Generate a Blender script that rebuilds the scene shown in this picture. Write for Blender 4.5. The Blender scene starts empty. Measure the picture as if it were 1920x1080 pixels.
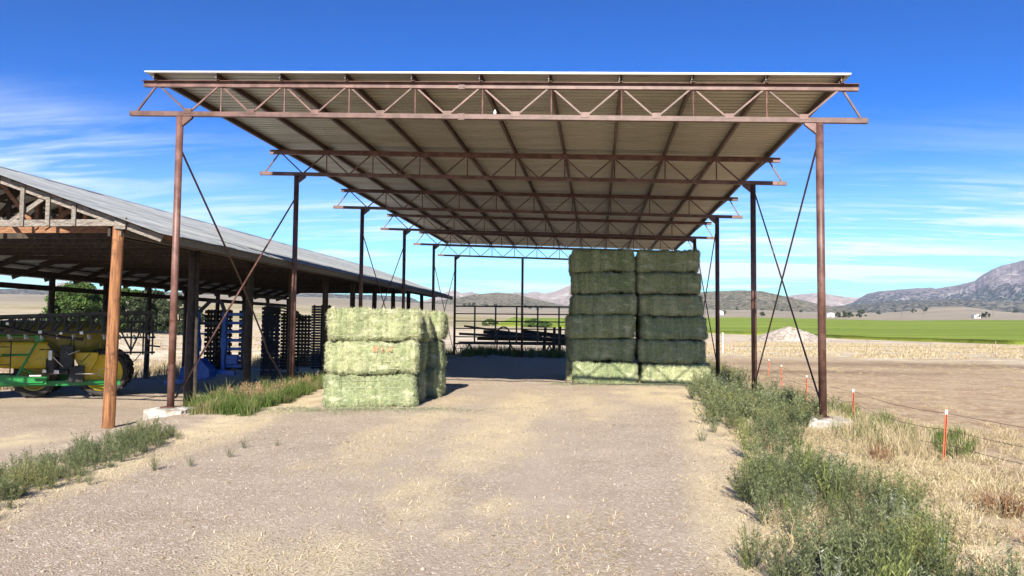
import bpy, math, random
import numpy as np
from mathutils import Vector, Matrix, Quaternion

# ------------------------------------------------------------------ scene, camera, sky, sun
S = bpy.context.scene
COL = S.collection
random.seed(7)
RNG = np.random.default_rng(11)

cam_d = bpy.data.cameras.new('camera')
cam_d.sensor_width = 36.0
cam_d.lens = 36.0 * 1415.6 / 1920.0
cam_d.clip_start = 0.1
cam_d.clip_end = 40000.0
cam = bpy.data.objects.new('camera', cam_d)
COL.objects.link(cam)
_f = Vector((-0.11273, 0.99222, 0.05283)).normalized()
_r = Vector((0.99362, 0.11238, 0.00957)).normalized()
_u = _r.cross(_f).normalized()
_r = _f.cross(_u).normalized()
M4 = Matrix((( _r.x, _u.x, -_f.x, 0.0), (_r.y, _u.y, -_f.y, 0.0), (_r.z, _u.z, -_f.z, 1.913), (0, 0, 0, 1)))
cam.matrix_world = M4
S.camera = cam

SUN_DIR = Vector((-0.012, 1.0, -0.568)).normalized()
SUN_ELEV = math.asin(-SUN_DIR.z)
w = bpy.data.worlds.new('World')
S.world = w
w.use_nodes = True
wn, wl = w.node_tree.nodes, w.node_tree.links
wn.clear()
def N(nodes, typ, **kw):
    n = nodes.new(typ)
    for k, v in kw.items():
        setattr(n, k, v)
    return n
sky = N(wn, 'ShaderNodeTexSky', sky_type='NISHITA', sun_disc=False)
sky.sun_elevation = SUN_ELEV
sky.sun_rotation = math.radians(180.7)
sky.altitude = 1800
sky.air_density = 1.0
sky.dust_density = 0.25
sky.ozone_density = 2.2
hs = N(wn, 'ShaderNodeHueSaturation')
hs.inputs['Saturation'].default_value = 1.55
hs.inputs['Value'].default_value = 1.0
tc = N(wn, 'ShaderNodeTexCoord')
sep = N(wn, 'ShaderNodeSeparateXYZ')
wl.new(tc.outputs['Generated'], sep.inputs[0])
def math_node(nodes, links, op, a, b=None, clamp=False):
    n = nodes.new('ShaderNodeMath'); n.operation = op; n.use_clamp = clamp
    for i, v in ((0, a), (1, b)):
        if v is None: continue
        if isinstance(v, (int, float)): n.inputs[i].default_value = v
        else: links.new(v, n.inputs[i])
    return n.outputs[0]
def wm(op, a, b=None, clamp=False): return math_node(wn, wl, op, a, b, clamp)
zc = wm('MAXIMUM', sep.outputs[2], 0.0)
den = wm('ADD', zc, 0.10)
cx = wm('DIVIDE', sep.outputs[0], den)
cy = wm('DIVIDE', sep.outputs[1], den)
cmb = N(wn, 'ShaderNodeCombineXYZ')
wl.new(cx, cmb.inputs[0]); wl.new(cy, cmb.inputs[1])
def cloud(scale_x, scale_y, rot, scale, detail, rough, dist, lo, hi, offs):
    mp = N(wn, 'ShaderNodeMapping')
    mp.inputs['Location'].default_value = offs
    mp.inputs['Rotation'].default_value = (0, 0, rot)
    mp.inputs['Scale'].default_value = (scale_x, scale_y, 1)
    wl.new(cmb.outputs[0], mp.inputs[0])
    nz = N(wn, 'ShaderNodeTexNoise')
    nz.inputs['Scale'].default_value = scale; nz.inputs['Detail'].default_value = detail
    nz.inputs['Roughness'].default_value = rough; nz.inputs['Distortion'].default_value = dist
    wl.new(mp.outputs[0], nz.inputs['Vector'])
    mr = N(wn, 'ShaderNodeMapRange'); mr.interpolation_type = 'SMOOTHSTEP'
    mr.inputs[1].default_value = lo; mr.inputs[2].default_value = hi
    wl.new(nz.outputs[0], mr.inputs[0])
    return mr.outputs[0]
c1 = cloud(0.35, 1.5, 0.12, 1.25, 9, 0.6, 0.6, 0.46, 0.62, (3.1, 1.7, 0))      # long cirrus streaks
c2 = cloud(0.5, 0.9, -0.2, 0.5, 5, 0.55, 0.3, 0.40, 0.62, (7.7, 2.3, 0))      # where there is cloud at all
c3 = cloud(0.6, 3.2, 0.2, 2.2, 8, 0.62, 1.1, 0.47, 0.66, (1.3, 9.1, 0))     # fine fibres
elev = N(wn, 'ShaderNodeMapRange'); elev.interpolation_type = 'SMOOTHSTEP'
wl.new(sep.outputs[2], elev.inputs[0])
elev.inputs[1].default_value = 0.29; elev.inputs[2].default_value = 0.13
cl = wm('MULTIPLY', wm('ADD', wm('MULTIPLY', c1, 0.85), wm('MULTIPLY', c3, 0.4)), wm('ADD', wm('MULTIPLY', c2, 0.75), 0.25))
cl = wm('MULTIPLY', cl, elev.outputs[0], True)
low = N(wn, 'ShaderNodeMapRange'); low.interpolation_type = 'SMOOTHSTEP'
wl.new(sep.outputs[2], low.inputs[0])
low.inputs[1].default_value = 0.26; low.inputs[2].default_value = 0.02
low.inputs[3].default_value = 0.0; low.inputs[4].default_value = 0.52
cl = wm('ADD', cl, low.outputs[0], True)
mx = N(wn, 'ShaderNodeMix', data_type='RGBA')
wl.new(cl, mx.inputs[0])
wl.new(sky.outputs[0], hs.inputs['Color'])
tint = N(wn, 'ShaderNodeMix', data_type='RGBA', blend_type='MULTIPLY')
tint.inputs[0].default_value = 1.0
tint.inputs[7].default_value = (0.52, 1.30, 1.46, 1)
wl.new(hs.outputs[0], tint.inputs[6])
nrm_ = N(wn, 'ShaderNodeMix', data_type='RGBA', blend_type='MULTIPLY'); nrm_.inputs[0].default_value = 1.0
nrm_.inputs[7].default_value = (1/6.2, 1/6.2, 1/6.2, 1)
wl.new(tint.outputs[2], nrm_.inputs[6])
gam = N(wn, 'ShaderNodeGamma'); gam.inputs[1].default_value = 1.5
wl.new(nrm_.outputs[2], gam.inputs[0])
scl = N(wn, 'ShaderNodeMix', data_type='RGBA', blend_type='MULTIPLY'); scl.inputs[0].default_value = 1.0
scl.inputs[7].default_value = (6.2*.40, 6.2*1.20, 6.2*.96, 1)
wl.new(gam.outputs[0], scl.inputs[6])
wl.new(scl.outputs[2], mx.inputs[6])
mx.inputs[7].default_value = (9.6, 10.6, 11.2, 1)
bg = N(wn, 'ShaderNodeBackground')
bg.inputs[1].default_value = 0.05
wl.new(mx.outputs[2], bg.inputs[0])
wo = N(wn, 'ShaderNodeOutputWorld')
wl.new(bg.outputs[0], wo.inputs[0])

sun_d = bpy.data.lights.new('sun', 'SUN')
sun_d.energy = 5.0
sun_d.angle = math.radians(0.53)
sun_d.color = (1.0, 0.91, 0.77)
sun = bpy.data.objects.new('sun', sun_d)
COL.objects.link(sun)
sun.rotation_mode = 'QUATERNION'
sun.rotation_quaternion = SUN_DIR.to_track_quat('-Z', 'Y')
sun.location = (0, -20, 30)

S.view_settings.view_transform = 'Standard'
S.view_settings.look = 'None'
S.view_settings.gamma = 1.0
S.view_settings.exposure = 1.18
S.render.engine = 'CYCLES'
S.cycles.use_denoising = True
S.cycles.max_bounces = 6
S.cycles.diffuse_bounces = 1
S.cycles.volume_bounces = 0
S.cycles.sample_clamp_indirect = 6.0

# ------------------------------------------------------------------ helpers
ORG = {}
class MB:
    """collects shapes into one mesh"""
    def __init__(s): s.v = []; s.f = []
    def add(s, vs, fs):
        b = len(s.v); s.v += [tuple(v) for v in vs]; s.f += [tuple(i + b for i in f) for f in fs]; return s
    def box(s, x0, x1, y0, y1, z0, z1):
        vs = [(x0,y0,z0),(x1,y0,z0),(x1,y1,z0),(x0,y1,z0),(x0,y0,z1),(x1,y0,z1),(x1,y1,z1),(x0,y1,z1)]
        return s.add(vs, [(0,3,2,1),(4,5,6,7),(0,1,5,4),(1,2,6,5),(2,3,7,6),(3,0,4,7)])
    def bar(s, p, q, wd, ht, up=(0,0,1)):
        """rectangular bar from p to q; ht along up"""
        p, q = Vector(p), Vector(q); d = (q - p).normalized(); u = Vector(up)
        if abs(d.dot(u)) > .98: u = Vector((0, 1, 0))
        r = d.cross(u).normalized(); u = r.cross(d).normalized()
        vs = []
        for c in (p, q):
            for a, b in ((-1,-1),(1,-1),(1,1),(-1,1)): vs.append(c + r*a*wd/2 + u*b*ht/2)
        return s.add(vs, [(0,1,2,3),(7,6,5,4),(0,4,5,1),(1,5,6,2),(2,6,7,3),(3,7,4,0)])
    def angle(s, p, q, leg, t=.008, up=(0,0,1), flip=1):
        """L-section steel angle"""
        p, q = Vector(p), Vector(q); d = (q-p).normalized(); u = Vector(up)
        if abs(d.dot(u)) > .98: u = Vector((0,1,0))
        r = d.cross(u).normalized()*flip; u = r.cross(d).normalized()*flip
        prof = [(0,0),(leg,0),(leg,t),(t,t),(t,leg),(0,leg)]
        vs = [c + r*(a-leg*.3) + u*(b-leg*.3) for c in (p,q) for a,b in prof]
        fs = [tuple(range(5,-1,-1)), tuple(range(6,12))] + [(i,(i+1)%6,(i+1)%6+6,i+6) for i in range(6)]
        return s.add(vs, fs)
    def tube(s, pts, r, n=8, cap=True, r2=None):
        pts = [Vector(p) for p in pts]; m = len(pts); base = len(s.v); vs = []
        ref = Vector((0,0,1))
        for i, p in enumerate(pts):
            d = (pts[min(i+1,m-1)] - pts[max(i-1,0)]).normalized()
            a = d.cross(ref if abs(d.z) < .95 else Vector((1,0,0))).normalized(); b = d.cross(a)
            rr = r if r2 is None else r + (r2-r)*i/(m-1)
            vs += [p + (a*math.cos(2*math.pi*k/n) + b*math.sin(2*math.pi*k/n))*rr for k in range(n)]
        fs = [(i*n+k, i*n+(k+1)%n, (i+1)*n+(k+1)%n, (i+1)*n+k) for i in range(m-1) for k in range(n)]
        if cap: fs += [tuple(range(n-1,-1,-1)), tuple(range((m-1)*n, m*n))]
        return s.add(vs, fs)
    def lathe(s, prof, c, axis, n=20):
        """prof: (radius, along) pairs turned about axis through c"""
        c = Vector(c); ax = Vector(axis).normalized()
        a = ax.cross(Vector((0,0,1)) if abs(ax.z) < .9 else Vector((1,0,0))).normalized(); b = ax.cross(a)
        vs = [c + ax*t + (a*math.cos(2*math.pi*k/n)+b*math.sin(2*math.pi*k/n))*r for r,t in prof for k in range(n)]
        m = len(prof)
        fs = [(i*n+k, i*n+(k+1)%n, (i+1)*n+(k+1)%n, (i+1)*n+k) for i in range(m-1) for k in range(n)]
        return s.add(vs, fs)
    def prism(s, poly, d):
        """poly: coplanar 3-D points, extruded along d"""
        n = len(poly); d = Vector(d); vs = [Vector(p) for p in poly] + [Vector(p)+d for p in poly]
        return s.add(vs, [tuple(range(n-1,-1,-1)), tuple(range(n,2*n))] + [(i,(i+1)%n,(i+1)%n+n,i+n) for i in range(n)])
    def mesh(s, name, org=(0,0,0), smooth=False):
        me = bpy.data.meshes.new(name); o = Vector(org)
        me.from_pydata([tuple(Vector(v)-o) for v in s.v], [], s.f); me.update()
        if smooth: me.shade_smooth()
        return me
    def build(s, name, mat, parent=None, smooth=False, bevel=0):
        org = ORG.get(parent.name, Vector((0,0,0))) if parent else Vector((0,0,0))
        return link(name, s.mesh(name, org, smooth), mat, parent, bevel)
def link(name, me, mat, parent=None, bevel=0):
    o = bpy.data.objects.new(name, me)
    if mat and not me.materials: me.materials.append(mat)
    COL.objects.link(o)
    if parent:
        o.parent = parent
        if parent.name in ORG: ORG[o.name] = ORG[parent.name]
    if bevel:
        m = o.modifiers.new('bevel', 'BEVEL'); m.width = bevel; m.segments = 2; m.limit_method = 'ANGLE'
    return o
def tag(o, label, cat, group=None):
    o['label'] = label; o['category'] = cat
    if group: o['group'] = group
    return o
def struct(o): o['kind'] = 'structure'; return o
def stuff(o, label=None, cat=None):
    o['kind'] = 'stuff'
    if label: o['label'] = label; o['category'] = cat
    return o
def thing(name, label, cat, loc=(0,0,0), group=None, rz=0):
    o = bpy.data.objects.new(name, None); COL.objects.link(o)
    o.empty_display_size = .2; o.location = loc; o.rotation_euler = (0,0,rz)
    ORG[o.name] = Vector(loc) if rz == 0 else Vector((0,0,0))
    return tag(o, label, cat, group)
def np_mesh(name, V, F, attrs=None, smooth=False):
    """V (n,3), F (m,3 or 4) numpy -> mesh; attrs: {name: per-vertex floats or (n,3) colours}"""
    me = bpy.data.meshes.new(name); V = np.asarray(V, np.float32); F = np.asarray(F, np.int32)
    k = F.shape[1]
    me.vertices.add(len(V)); me.vertices.foreach_set('co', V.ravel())
    me.loops.add(F.size); me.loops.foreach_set('vertex_index', F.ravel())
    me.polygons.add(len(F)); me.polygons.foreach_set('loop_start', np.arange(0, F.size, k, dtype=np.int32))
    me.polygons.foreach_set('loop_total', np.full(len(F), k, np.int32))
    if smooth: me.polygons.foreach_set('use_smooth', np.ones(len(F), bool))
    me.update(calc_edges=True)
    for an, a in (attrs or {}).items():
        a = np.asarray(a, np.float32)
        if a.ndim == 1:
            at = me.attributes.new(an, 'FLOAT', 'POINT'); at.data.foreach_set('value', a)
        else:
            at = me.attributes.new(an, 'FLOAT_COLOR', 'POINT')
            at.data.foreach_set('color', np.concatenate([a, np.ones((len(a),1),np.float32)],1).ravel())
    return me
def hash2(ix, iy, seed):
    h = (ix*374761393 + iy*668265263 + seed*1442695041) & 0xffffffff
    h = ((h ^ (h >> 13)) * 1274126177) & 0xffffffff
    return ((h ^ (h >> 16)) & 0xffff) / 65535.0
def vnoise(x, y, seed=0):
    x = np.asarray(x, float); y = np.asarray(y, float)
    ix = np.floor(x).astype(np.int64); iy = np.floor(y).astype(np.int64); fx = x-ix; fy = y-iy
    fx = fx*fx*(3-2*fx); fy = fy*fy*(3-2*fy)
    a = hash2(ix,iy,seed); b = hash2(ix+1,iy,seed); c = hash2(ix,iy+1,seed); d = hash2(ix+1,iy+1,seed)
    return (a*(1-fx)+b*fx)*(1-fy) + (c*(1-fx)+d*fx)*fy
def fbm(x, y, seed=0, oct=4, gain=.5):
    s = 0; a = 1; t = 0
    for i in range(oct):
        s = s + a*vnoise(x*2**i, y*2**i, seed+i*17); t += a; a *= gain
    return s/t
def sstep(a, b, x):
    t = np.clip((np.asarray(x, float)-a)/(b-a), 0, 1); return t*t*(3-2*t)

# ------------------------------------------------------------------ materials
def new_mat(name):
    m = bpy.data.materials.new(name); m.use_nodes = True
    nt = m.node_tree; nt.nodes.clear()
    out = nt.nodes.new('ShaderNodeOutputMaterial'); b = nt.nodes.new('ShaderNodeBsdfPrincipled')
    nt.links.new(b.outputs[0], out.inputs[0])
    return m, nt.nodes, nt.links, b
class G:
    """small node-graph helper bound to one material"""
    def __init__(s, nodes, links):
        s.n, s.l = nodes, links
        s.tc = nodes.new('ShaderNodeTexCoord')
        s.obj = s.tc.outputs['Object']
    def set(s, sock, v):
        if isinstance(v, bpy.types.NodeSocket): s.l.new(v, sock)
        elif isinstance(v, tuple) and len(v) == 3 and sock.type == 'RGBA': sock.default_value = (*v, 1)
        else: sock.default_value = v
    def noise(s, scale, detail=4, rough=.55, dist=0, vec=None, stretch=None):
        v = vec or s.obj
        if stretch:
            mp = s.n.new('ShaderNodeMapping'); mp.inputs['Scale'].default_value = stretch; s.l.new(v, mp.inputs[0]); v = mp.outputs[0]
        t = s.n.new('ShaderNodeTexNoise'); s.l.new(v, t.inputs['Vector'])
        t.inputs['Scale'].default_value = scale; t.inputs['Detail'].default_value = detail
        t.inputs['Roughness'].default_value = rough; t.inputs['Distortion'].default_value = dist
        return t.outputs[0]
    def voro(s, scale, feature='F1', vec=None, out='Distance', rand=1):
        t = s.n.new('ShaderNodeTexVoronoi'); t.feature = feature; s.l.new(vec or s.obj, t.inputs['Vector'])
        t.inputs['Scale'].default_value = scale; t.inputs['Randomness'].default_value = rand
        return t.outputs[out]
    def ramp(s, v, lo, hi, a=0., b=1.):
        t = s.n.new('ShaderNodeMapRange'); t.interpolation_type = 'SMOOTHSTEP'
        s.l.new(v, t.inputs[0]); t.inputs[1].default_value = lo; t.inputs[2].default_value = hi
        t.inputs[3].default_value = a; t.inputs[4].default_value = b
        return t.outputs[0]
    def mix(s, f, a, b, mode='MIX'):
        t = s.n.new('ShaderNodeMix'); t.data_type = 'RGBA'; t.blend_type = mode
        s.set(t.inputs[0], f); s.set(t.inputs[6], a); s.set(t.inputs[7], b)
        return t.outputs[2]
    def math(s, op, a, b=None, clamp=False): return math_node(s.n, s.l, op, a, b, clamp)
    def attr(s, name, out='Fac'):
        t = s.n.new('ShaderNodeAttribute'); t.attribute_name = name; return t.outputs[out]
    def bump(s, bsdf, h, strength=.4, dist=.02):
        t = s.n.new('ShaderNodeBump'); t.inputs['Strength'].default_value = strength; t.inputs['Distance'].default_value = dist
        s.l.new(h, t.inputs['Height']); s.l.new(t.outputs[0], bsdf.inputs['Normal'])
    def rnd(s):
        t = s.n.new('ShaderNodeObjectInfo'); return t.outputs['Random']
def simple(name, a, b, scale=6, rough=.7, metal=0., detail=6, lo=.35, hi=.65, stretch=None, bump=.15, bdist=.004, objvar=.0, spec=None, rustc=None, rust=(.6,.75), rscale=3):
    m, n, l, bs = new_mat(name); g = G(n, l)
    nz = g.noise(scale, detail, .6, .2, stretch=stretch)
    c = g.mix(g.ramp(nz, lo, hi), a, b)
    if rustc: c = g.mix(g.ramp(g.noise(rscale, 8, .65, .4), rust[0], rust[1]), c, rustc)
    if objvar:
        c = g.mix(1.0, c, g.mix(g.rnd(), (1-objvar,)*3, (1+objvar,)*3), 'MULTIPLY')
    l.new(c, bs.inputs['Base Color'])
    bs.inputs['Roughness'].default_value = rough; bs.inputs['Metallic'].default_value = metal
    if spec is not None: bs.inputs['Specular IOR Level'].default_value = spec
    if bump: g.bump(bs, nz, bump, bdist)
    return m
MAT = {}
MAT['steel'] = simple('red_primer_steel', (.085,.038,.030), (.155,.082,.068), 3.5, .5, 0, 8, bump=.15, objvar=.2, rustc=(.075,.032,.020), rust=(.50,.66))
MAT['purlin'] = simple('brown_purlin_steel', (.065,.036,.027), (.10,.055,.042), 3, .5, .1, 6, stretch=(1,.15,1), objvar=.1)
MAT['galv_under'] = simple('galvalume_roof', (.34,.315,.245), (.43,.40,.32), 1.2, .42, .35, 5, stretch=(.3,1,1), bump=.05, objvar=.14, rustc=(.25,.21,.155), rust=(.62,.8), rscale=.8)
MAT['galv'] = simple('weathered_galvanised_roof', (.25,.275,.295), (.38,.405,.425), 1.4, .5, .3, 6, stretch=(1,.3,1), bump=.06, objvar=.09, rustc=(.27,.22,.18), rust=(.66,.82), rscale=.6)
MAT['wood_grey'] = simple('weathered_grey_timber', (.085,.074,.064), (.235,.21,.185), 9, .85, 0, 8, stretch=(1,6,6), bump=.4, bdist=.006, objvar=.18)
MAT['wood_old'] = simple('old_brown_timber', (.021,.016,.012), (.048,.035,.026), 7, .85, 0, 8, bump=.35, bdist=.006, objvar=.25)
MAT['wood_post'] = simple('orange_brown_post', (.11,.044,.017), (.32,.145,.058), 4, .8, 0, 10, stretch=(5,5,.35), bump=.9, bdist=.015, rustc=(.10,.042,.018), rust=(.54,.66), rscale=3)
MAT['wood_new'] = simple('reddish_raw_lumber', (.12,.055,.028), (.24,.12,.06), 6, .8, 0, 7, stretch=(1,5,5), bump=.25, objvar=.25)
MAT['concrete'] = simple('whitish_concrete', (.27,.25,.225), (.50,.475,.44), 9, .9, 0, 9, bump=.5, bdist=.015, rustc=(.20,.165,.125), rust=(.50,.70))
MAT['black_steel'] = simple('black_steel', (.012,.012,.013), (.035,.034,.033), 5, .5, .2, 5, objvar=.2)
MAT['dark_pipe'] = simple('dark_weathered_pipe', (.05,.043,.038), (.10,.085,.07), 6, .6, .1, 6, objvar=.2)
MAT['yellow'] = simple('yellow_poly_tank', (.60,.42,.010), (.70,.50,.025), 3, .45, 0, 6, bump=.06, rustc=(.30,.22,.07), rust=(.56,.72))
MAT['yellow_shaded'] = simple('shaded_yellow_poly_tank', (.25,.21,.035), (.33,.285,.055), 2, .45, 0, 4, bump=.04)  # darker copy of the tank yellow, with the shed's shade in its colour
MAT['green_paint'] = simple('green_machine_paint', (.008,.17,.035), (.014,.24,.055), 6, .35, 0, 5, bump=.05, rustc=(.09,.075,.05), rust=(.62,.78))
MAT['blue_paint'] = simple('blue_machine_paint', (.012,.085,.42), (.02,.13,.56), 5, .4, 0, 6, bump=.06, rustc=(.08,.055,.04), rust=(.66,.8))
MAT['blue_dark'] = simple('dusty_dark_blue_paint', (.014,.022,.05), (.03,.04,.075), 5, .6, 0, 6, bump=.06)
MAT['rubber'] = simple('dusty_tyre_rubber', (.015,.015,.015), (.045,.041,.036), 9, .85, 0, 6, bump=.2)
MAT['chrome'] = simple('bright_fittings', (.45,.45,.44), (.6,.6,.58), 8, .35, .6, 4, bump=0)
MAT['orange'] = simple('orange_t_post_paint', (.36,.085,.036), (.50,.14,.065), 12, .55, 0, 6, bump=.1, rustc=(.22,.08,.04), rust=(.57,.7), rscale=8)
MAT['tpost'] = simple('weathered_t_post', (.20,.13,.10), (.34,.26,.21), 9, .7, 0, 6, bump=.1, objvar=.2)
MAT['white'] = simple('chalky_white_paint', (.72,.71,.69), (.82,.81,.79), 9, .6, 0, 5, bump=.08)
MAT['wire'] = simple('rusty_wire', (.09,.06,.045), (.16,.11,.085), 12, .6, .3, 5, bump=0)
MAT['twine'] = simple('pale_twine', (.42,.40,.28), (.52,.50,.36), 10, .8, 0, 3, bump=0)
MAT['red_mark'] = simple('red_marker_dye', (.62,.16,.10), (.70,.30,.20), 20, .8, 0, 3, bump=0)
MAT['blue_scrap'] = simple('blue_plastic', (.05,.28,.55), (.09,.38,.66), 15, .35, 0, 3, bump=.05)
MAT['clearplastic'] = simple('cloudy_clear_plastic', (.55,.56,.55), (.68,.69,.68), 15, .25, 0, 3, bump=.05)

def leaf_mat(name, dark, mid, light, dry=None, trans=.25):
    m, n, l, bs = new_mat(name); g = G(n, l)
    t = g.attr('tint')
    c = g.mix(g.ramp(t, 0., .55), dark, mid); c = g.mix(g.ramp(t, .55, .98), c, light)
    if dry: c = g.mix(g.ramp(g.noise(.8, 3), .52, .66, 0, .75), c, dry)
    l.new(c, bs.inputs['Base Color']); bs.inputs['Roughness'].default_value = .75
    bs.inputs['Specular IOR Level'].default_value = .2
    if trans:
        out = [x for x in n if x.type == 'OUTPUT_MATERIAL'][0]
        tr = n.new('ShaderNodeBsdfTranslucent'); l.new(c, tr.inputs[0])
        ms = n.new('ShaderNodeMixShader'); ms.inputs[0].default_value = trans
        l.new(bs.outputs[0], ms.inputs[1]); l.new(tr.outputs[0], ms.inputs[2]); l.new(ms.outputs[0], out.inputs[0])
    return m
MAT['kochia'] = leaf_mat('grey_green_weed_leaves', (.05,.070,.032), (.145,.175,.085), (.34,.365,.21), dry=(.25,.255,.10))
MAT['silver'] = leaf_mat('silvery_weed_leaves', (.14,.16,.12), (.28,.31,.24), (.48,.51,.42))
MAT['bright_weed'] = leaf_mat('yellow_green_weed_leaves', (.08,.105,.03), (.185,.225,.07), (.34,.37,.15))
MAT['grass_green'] = leaf_mat('green_grass_blades', (.05,.085,.02), (.11,.17,.04), (.26,.25,.10), dry=(.27,.24,.12))
MAT['grass_dry'] = leaf_mat('bleached_dry_grass', (.30,.235,.13), (.50,.42,.26), (.68,.61,.43), trans=.15)
MAT['straw'] = leaf_mat('loose_straw_bits', (.36,.27,.14), (.58,.47,.28), (.76,.65,.44), trans=.1)
MAT['seed'] = leaf_mat('reddish_seed_heads', (.20,.12,.075), (.34,.22,.14), (.46,.34,.23), trans=.1)
MAT['brown_tuft'] = leaf_mat('rusty_brown_dead_stems', (.12,.065,.035), (.23,.13,.07), (.38,.26,.15), trans=.1)
MAT['foliage'] = leaf_mat('tree_leaves', (.028,.055,.014), (.07,.125,.03), (.16,.21,.055))
MAT['juniper'] = leaf_mat('juniper_needles', (.024,.036,.018), (.05,.068,.034), (.085,.10,.05))
MAT['bark'] = simple('grey_brown_bark', (.09,.07,.05), (.18,.145,.11), 8, .9, 0, 8, bump=.5, bdist=.02)

# ------------------------------------------------------------------ terrain
AZ_E = np.array([-180,-60,-40.6,-31.5,-25.6,-20.7,-9.7,-4.8,10.8,17.9,20.8,24,27,35,60,180])
EL_E = np.array([.032,.032,.031,.036,.038,.037,.0300,.0268,.0268,.0232,.0218,.0225,.0222,.022,.024,.032])
def hfun(x, y, bumps=True):
    x = np.asarray(x, float); y = np.asarray(y, float)
    D = np.hypot(x, y) + 1e-6; az = np.degrees(np.arctan2(x, y))
    e = np.interp(az, AZ_E, EL_E)
    st = np.interp(az, [-180,-40,-25,-10,5,20,180], [60,62,70,90,110,118,118])
    t = np.maximum(D-st, 0); t = t*t/(t+60.)
    full = 1500*1500/(1560.); k = (e*1620)/full
    z = k*np.where(t < 1500, t, 1500 + (t-1500)*.35)
    # low pale knoll in front of the foothills
    z += 14*np.exp(-((az-23.7)/2.6)**2 - ((D-1480)/260)**2)
    # the shed stands a little lower than the driveway
    xc = -9.55 + np.clip((13.5-y)*.36, 0, 2.3)
    z += -.40*sstep(xc+.75, xc-.75, x)*sstep(62, 52, y)*sstep(-60,-40,x)
    z += -.24*sstep(17.0, 22.5, y)*sstep(-10.4, -12.0, x)*sstep(62, 50, y)*sstep(-60,-40,x)
    # two worn wheel tracks down the driveway
    z += -.030*(np.exp(-((x+2.55+.02*y)/.38)**2)+np.exp(-((x+.55+.02*y)/.38)**2))*sstep(60,40,y)*sstep(-40,-20,y)
    # shallow bank on the far side of the weed strip
    z += -.08*sstep(3.0, 5.5, x)*sstep(70, 50, y)
    if bumps:
        near = sstep(140, 60, D)
        z += near*(.05*(fbm(x*.35, y*.35, 3, 3)-.5) + .028*(fbm(x*1.6, y*1.6, 5, 3)-.5))
        rough = near*np.maximum(sstep(1.6, 2.6, x), sstep(-6.2, -7.2, x)*sstep(-10.5,-9.5,x))
        z += rough*.09*(fbm(x*2.2, y*2.2, 9, 3)-.5)
        z += sstep(200, 800, D)*2.5*(fbm(x*.006, y*.006, 21, 3)-.5)
    return z
def axis_pts(lo, hi, step, far_lo, far_hi, ratio=1.16):
    a = list(np.arange(lo, hi+1e-6, step)); s = step; v = hi
    while v < far_hi: s *= ratio; v += s; a.append(v)
    s = step; v = lo; b = []
    while v > far_lo: s *= ratio; v -= s; b.append(v)
    return np.array(b[::-1] + a)
gx = axis_pts(-13.5, 9.0, .11, -8200, 8200, 1.085)
gy = axis_pts(3.0, 31.0, .115, -8200, 8200, 1.085)
X, Y = np.meshgrid(gx, gy)
Z = hfun(X, Y)
nx, ny = len(gx), len(gy)
V = np.stack([X.ravel(), Y.ravel(), Z.ravel()], 1)
idx = np.arange(nx*ny).reshape(ny, nx)
F = np.stack([idx[:-1,:-1].ravel(), idx[:-1,1:].ravel(), idx[1:,1:].ravel(), idx[1:,:-1].ravel()], 1)
xr, yr = X.ravel(), Y.ravel(); Dr = np.hypot(xr, yr)
def blob(cx, cy, rx, ry, ang=0., soft=.5):
    c, s = math.cos(ang), math.sin(ang); dx, dy = xr-cx, yr-cy
    d = np.hypot((dx*c+dy*s)/rx, (-dx*s+dy*c)/ry)
    return sstep(1+soft, 1-soft, d)
n1 = fbm(xr*.55, yr*.3, 31, 4); n2 = fbm(xr*1.7, yr*.9, 33, 4)
straw = .55*sstep(.47,.66,n1)*sstep(4.5,8,yr)*sstep(27,20,yr)*sstep(-5.5,-4.2,xr)*sstep(.6,-.8,xr)
STRAW_BLOBS = [(-1.02,8.15,.28,.55,-.2,.5),(-1.13,11.6,.35,.35,0,.6),(-1.25,6.95,.2,.25,0,.6),(-2.6,6.2,.7,1.0,.3,.8),(-2.1,8.5,.5,1.2,.2,.9),(-1.8,13.5,1.1,2.4,.1,.9),(-1.2,19.5,1.7,3.6,0,.8),(1.9,22.5,1.5,3.2,.1,.7),(-2.9,15.8,1.1,1.4,0,.9),(-.3,16.4,.6,.5,0,.8),(-11.5,14.0,.8,1.2,0,.8)]
for b in STRAW_BLOBS:
    straw = np.maximum(straw, blob(*b)*(.30+.70*sstep(.28,.6,n2)))
band = np.exp(-((xr-(-2.45+.10*(yr-5.9)))/.75)**2)*sstep(26,20,yr)*sstep(2,5,yr)
straw = np.maximum(straw, band*(.15+.75*sstep(.36,.60,fbm(xr*1.3, yr*.35, 37, 4))))
# straw drifted along both edges of the driveway
edgeR = 1.45 + .085*(yr-8) + .5*(fbm(yr*.5, xr*0+2, 41, 3)-.5)
straw = np.maximum(straw, sstep(edgeR-.75, edgeR-.05, xr)*sstep(edgeR+3.2, edgeR+1.2, xr)*sstep(28,24,yr)*(.55+.45*sstep(.35,.6,n2)))
edgeL = -5.85 - .10*(yr-8) + .4*(fbm(yr*.5, xr*0+5, 43, 3)-.5)
straw = np.maximum(straw, sstep(edgeL+.45, edgeL-.25, xr)*sstep(edgeL-1.6, edgeL-.9, xr)*sstep(24,20,yr)*(.5+.5*sstep(.35,.6,n2)))
straw = np.maximum(straw, sstep(2.6,3.4,xr)*sstep(6.4,4.8,xr)*sstep(15,11,yr)*(.45+.5*sstep(.35,.6,n2)))
gravel = sstep(2.6, 1.9, xr - .06*(yr-8))*sstep(60, 50, yr)*sstep(-30,-24,xr)
pale = sstep(52,64,Dr+6*(n1-.5))*sstep(1200,420,Dr)
az_r = np.degrees(np.arctan2(xr, yr))
plain = sstep(230, 620, Dr)
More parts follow.
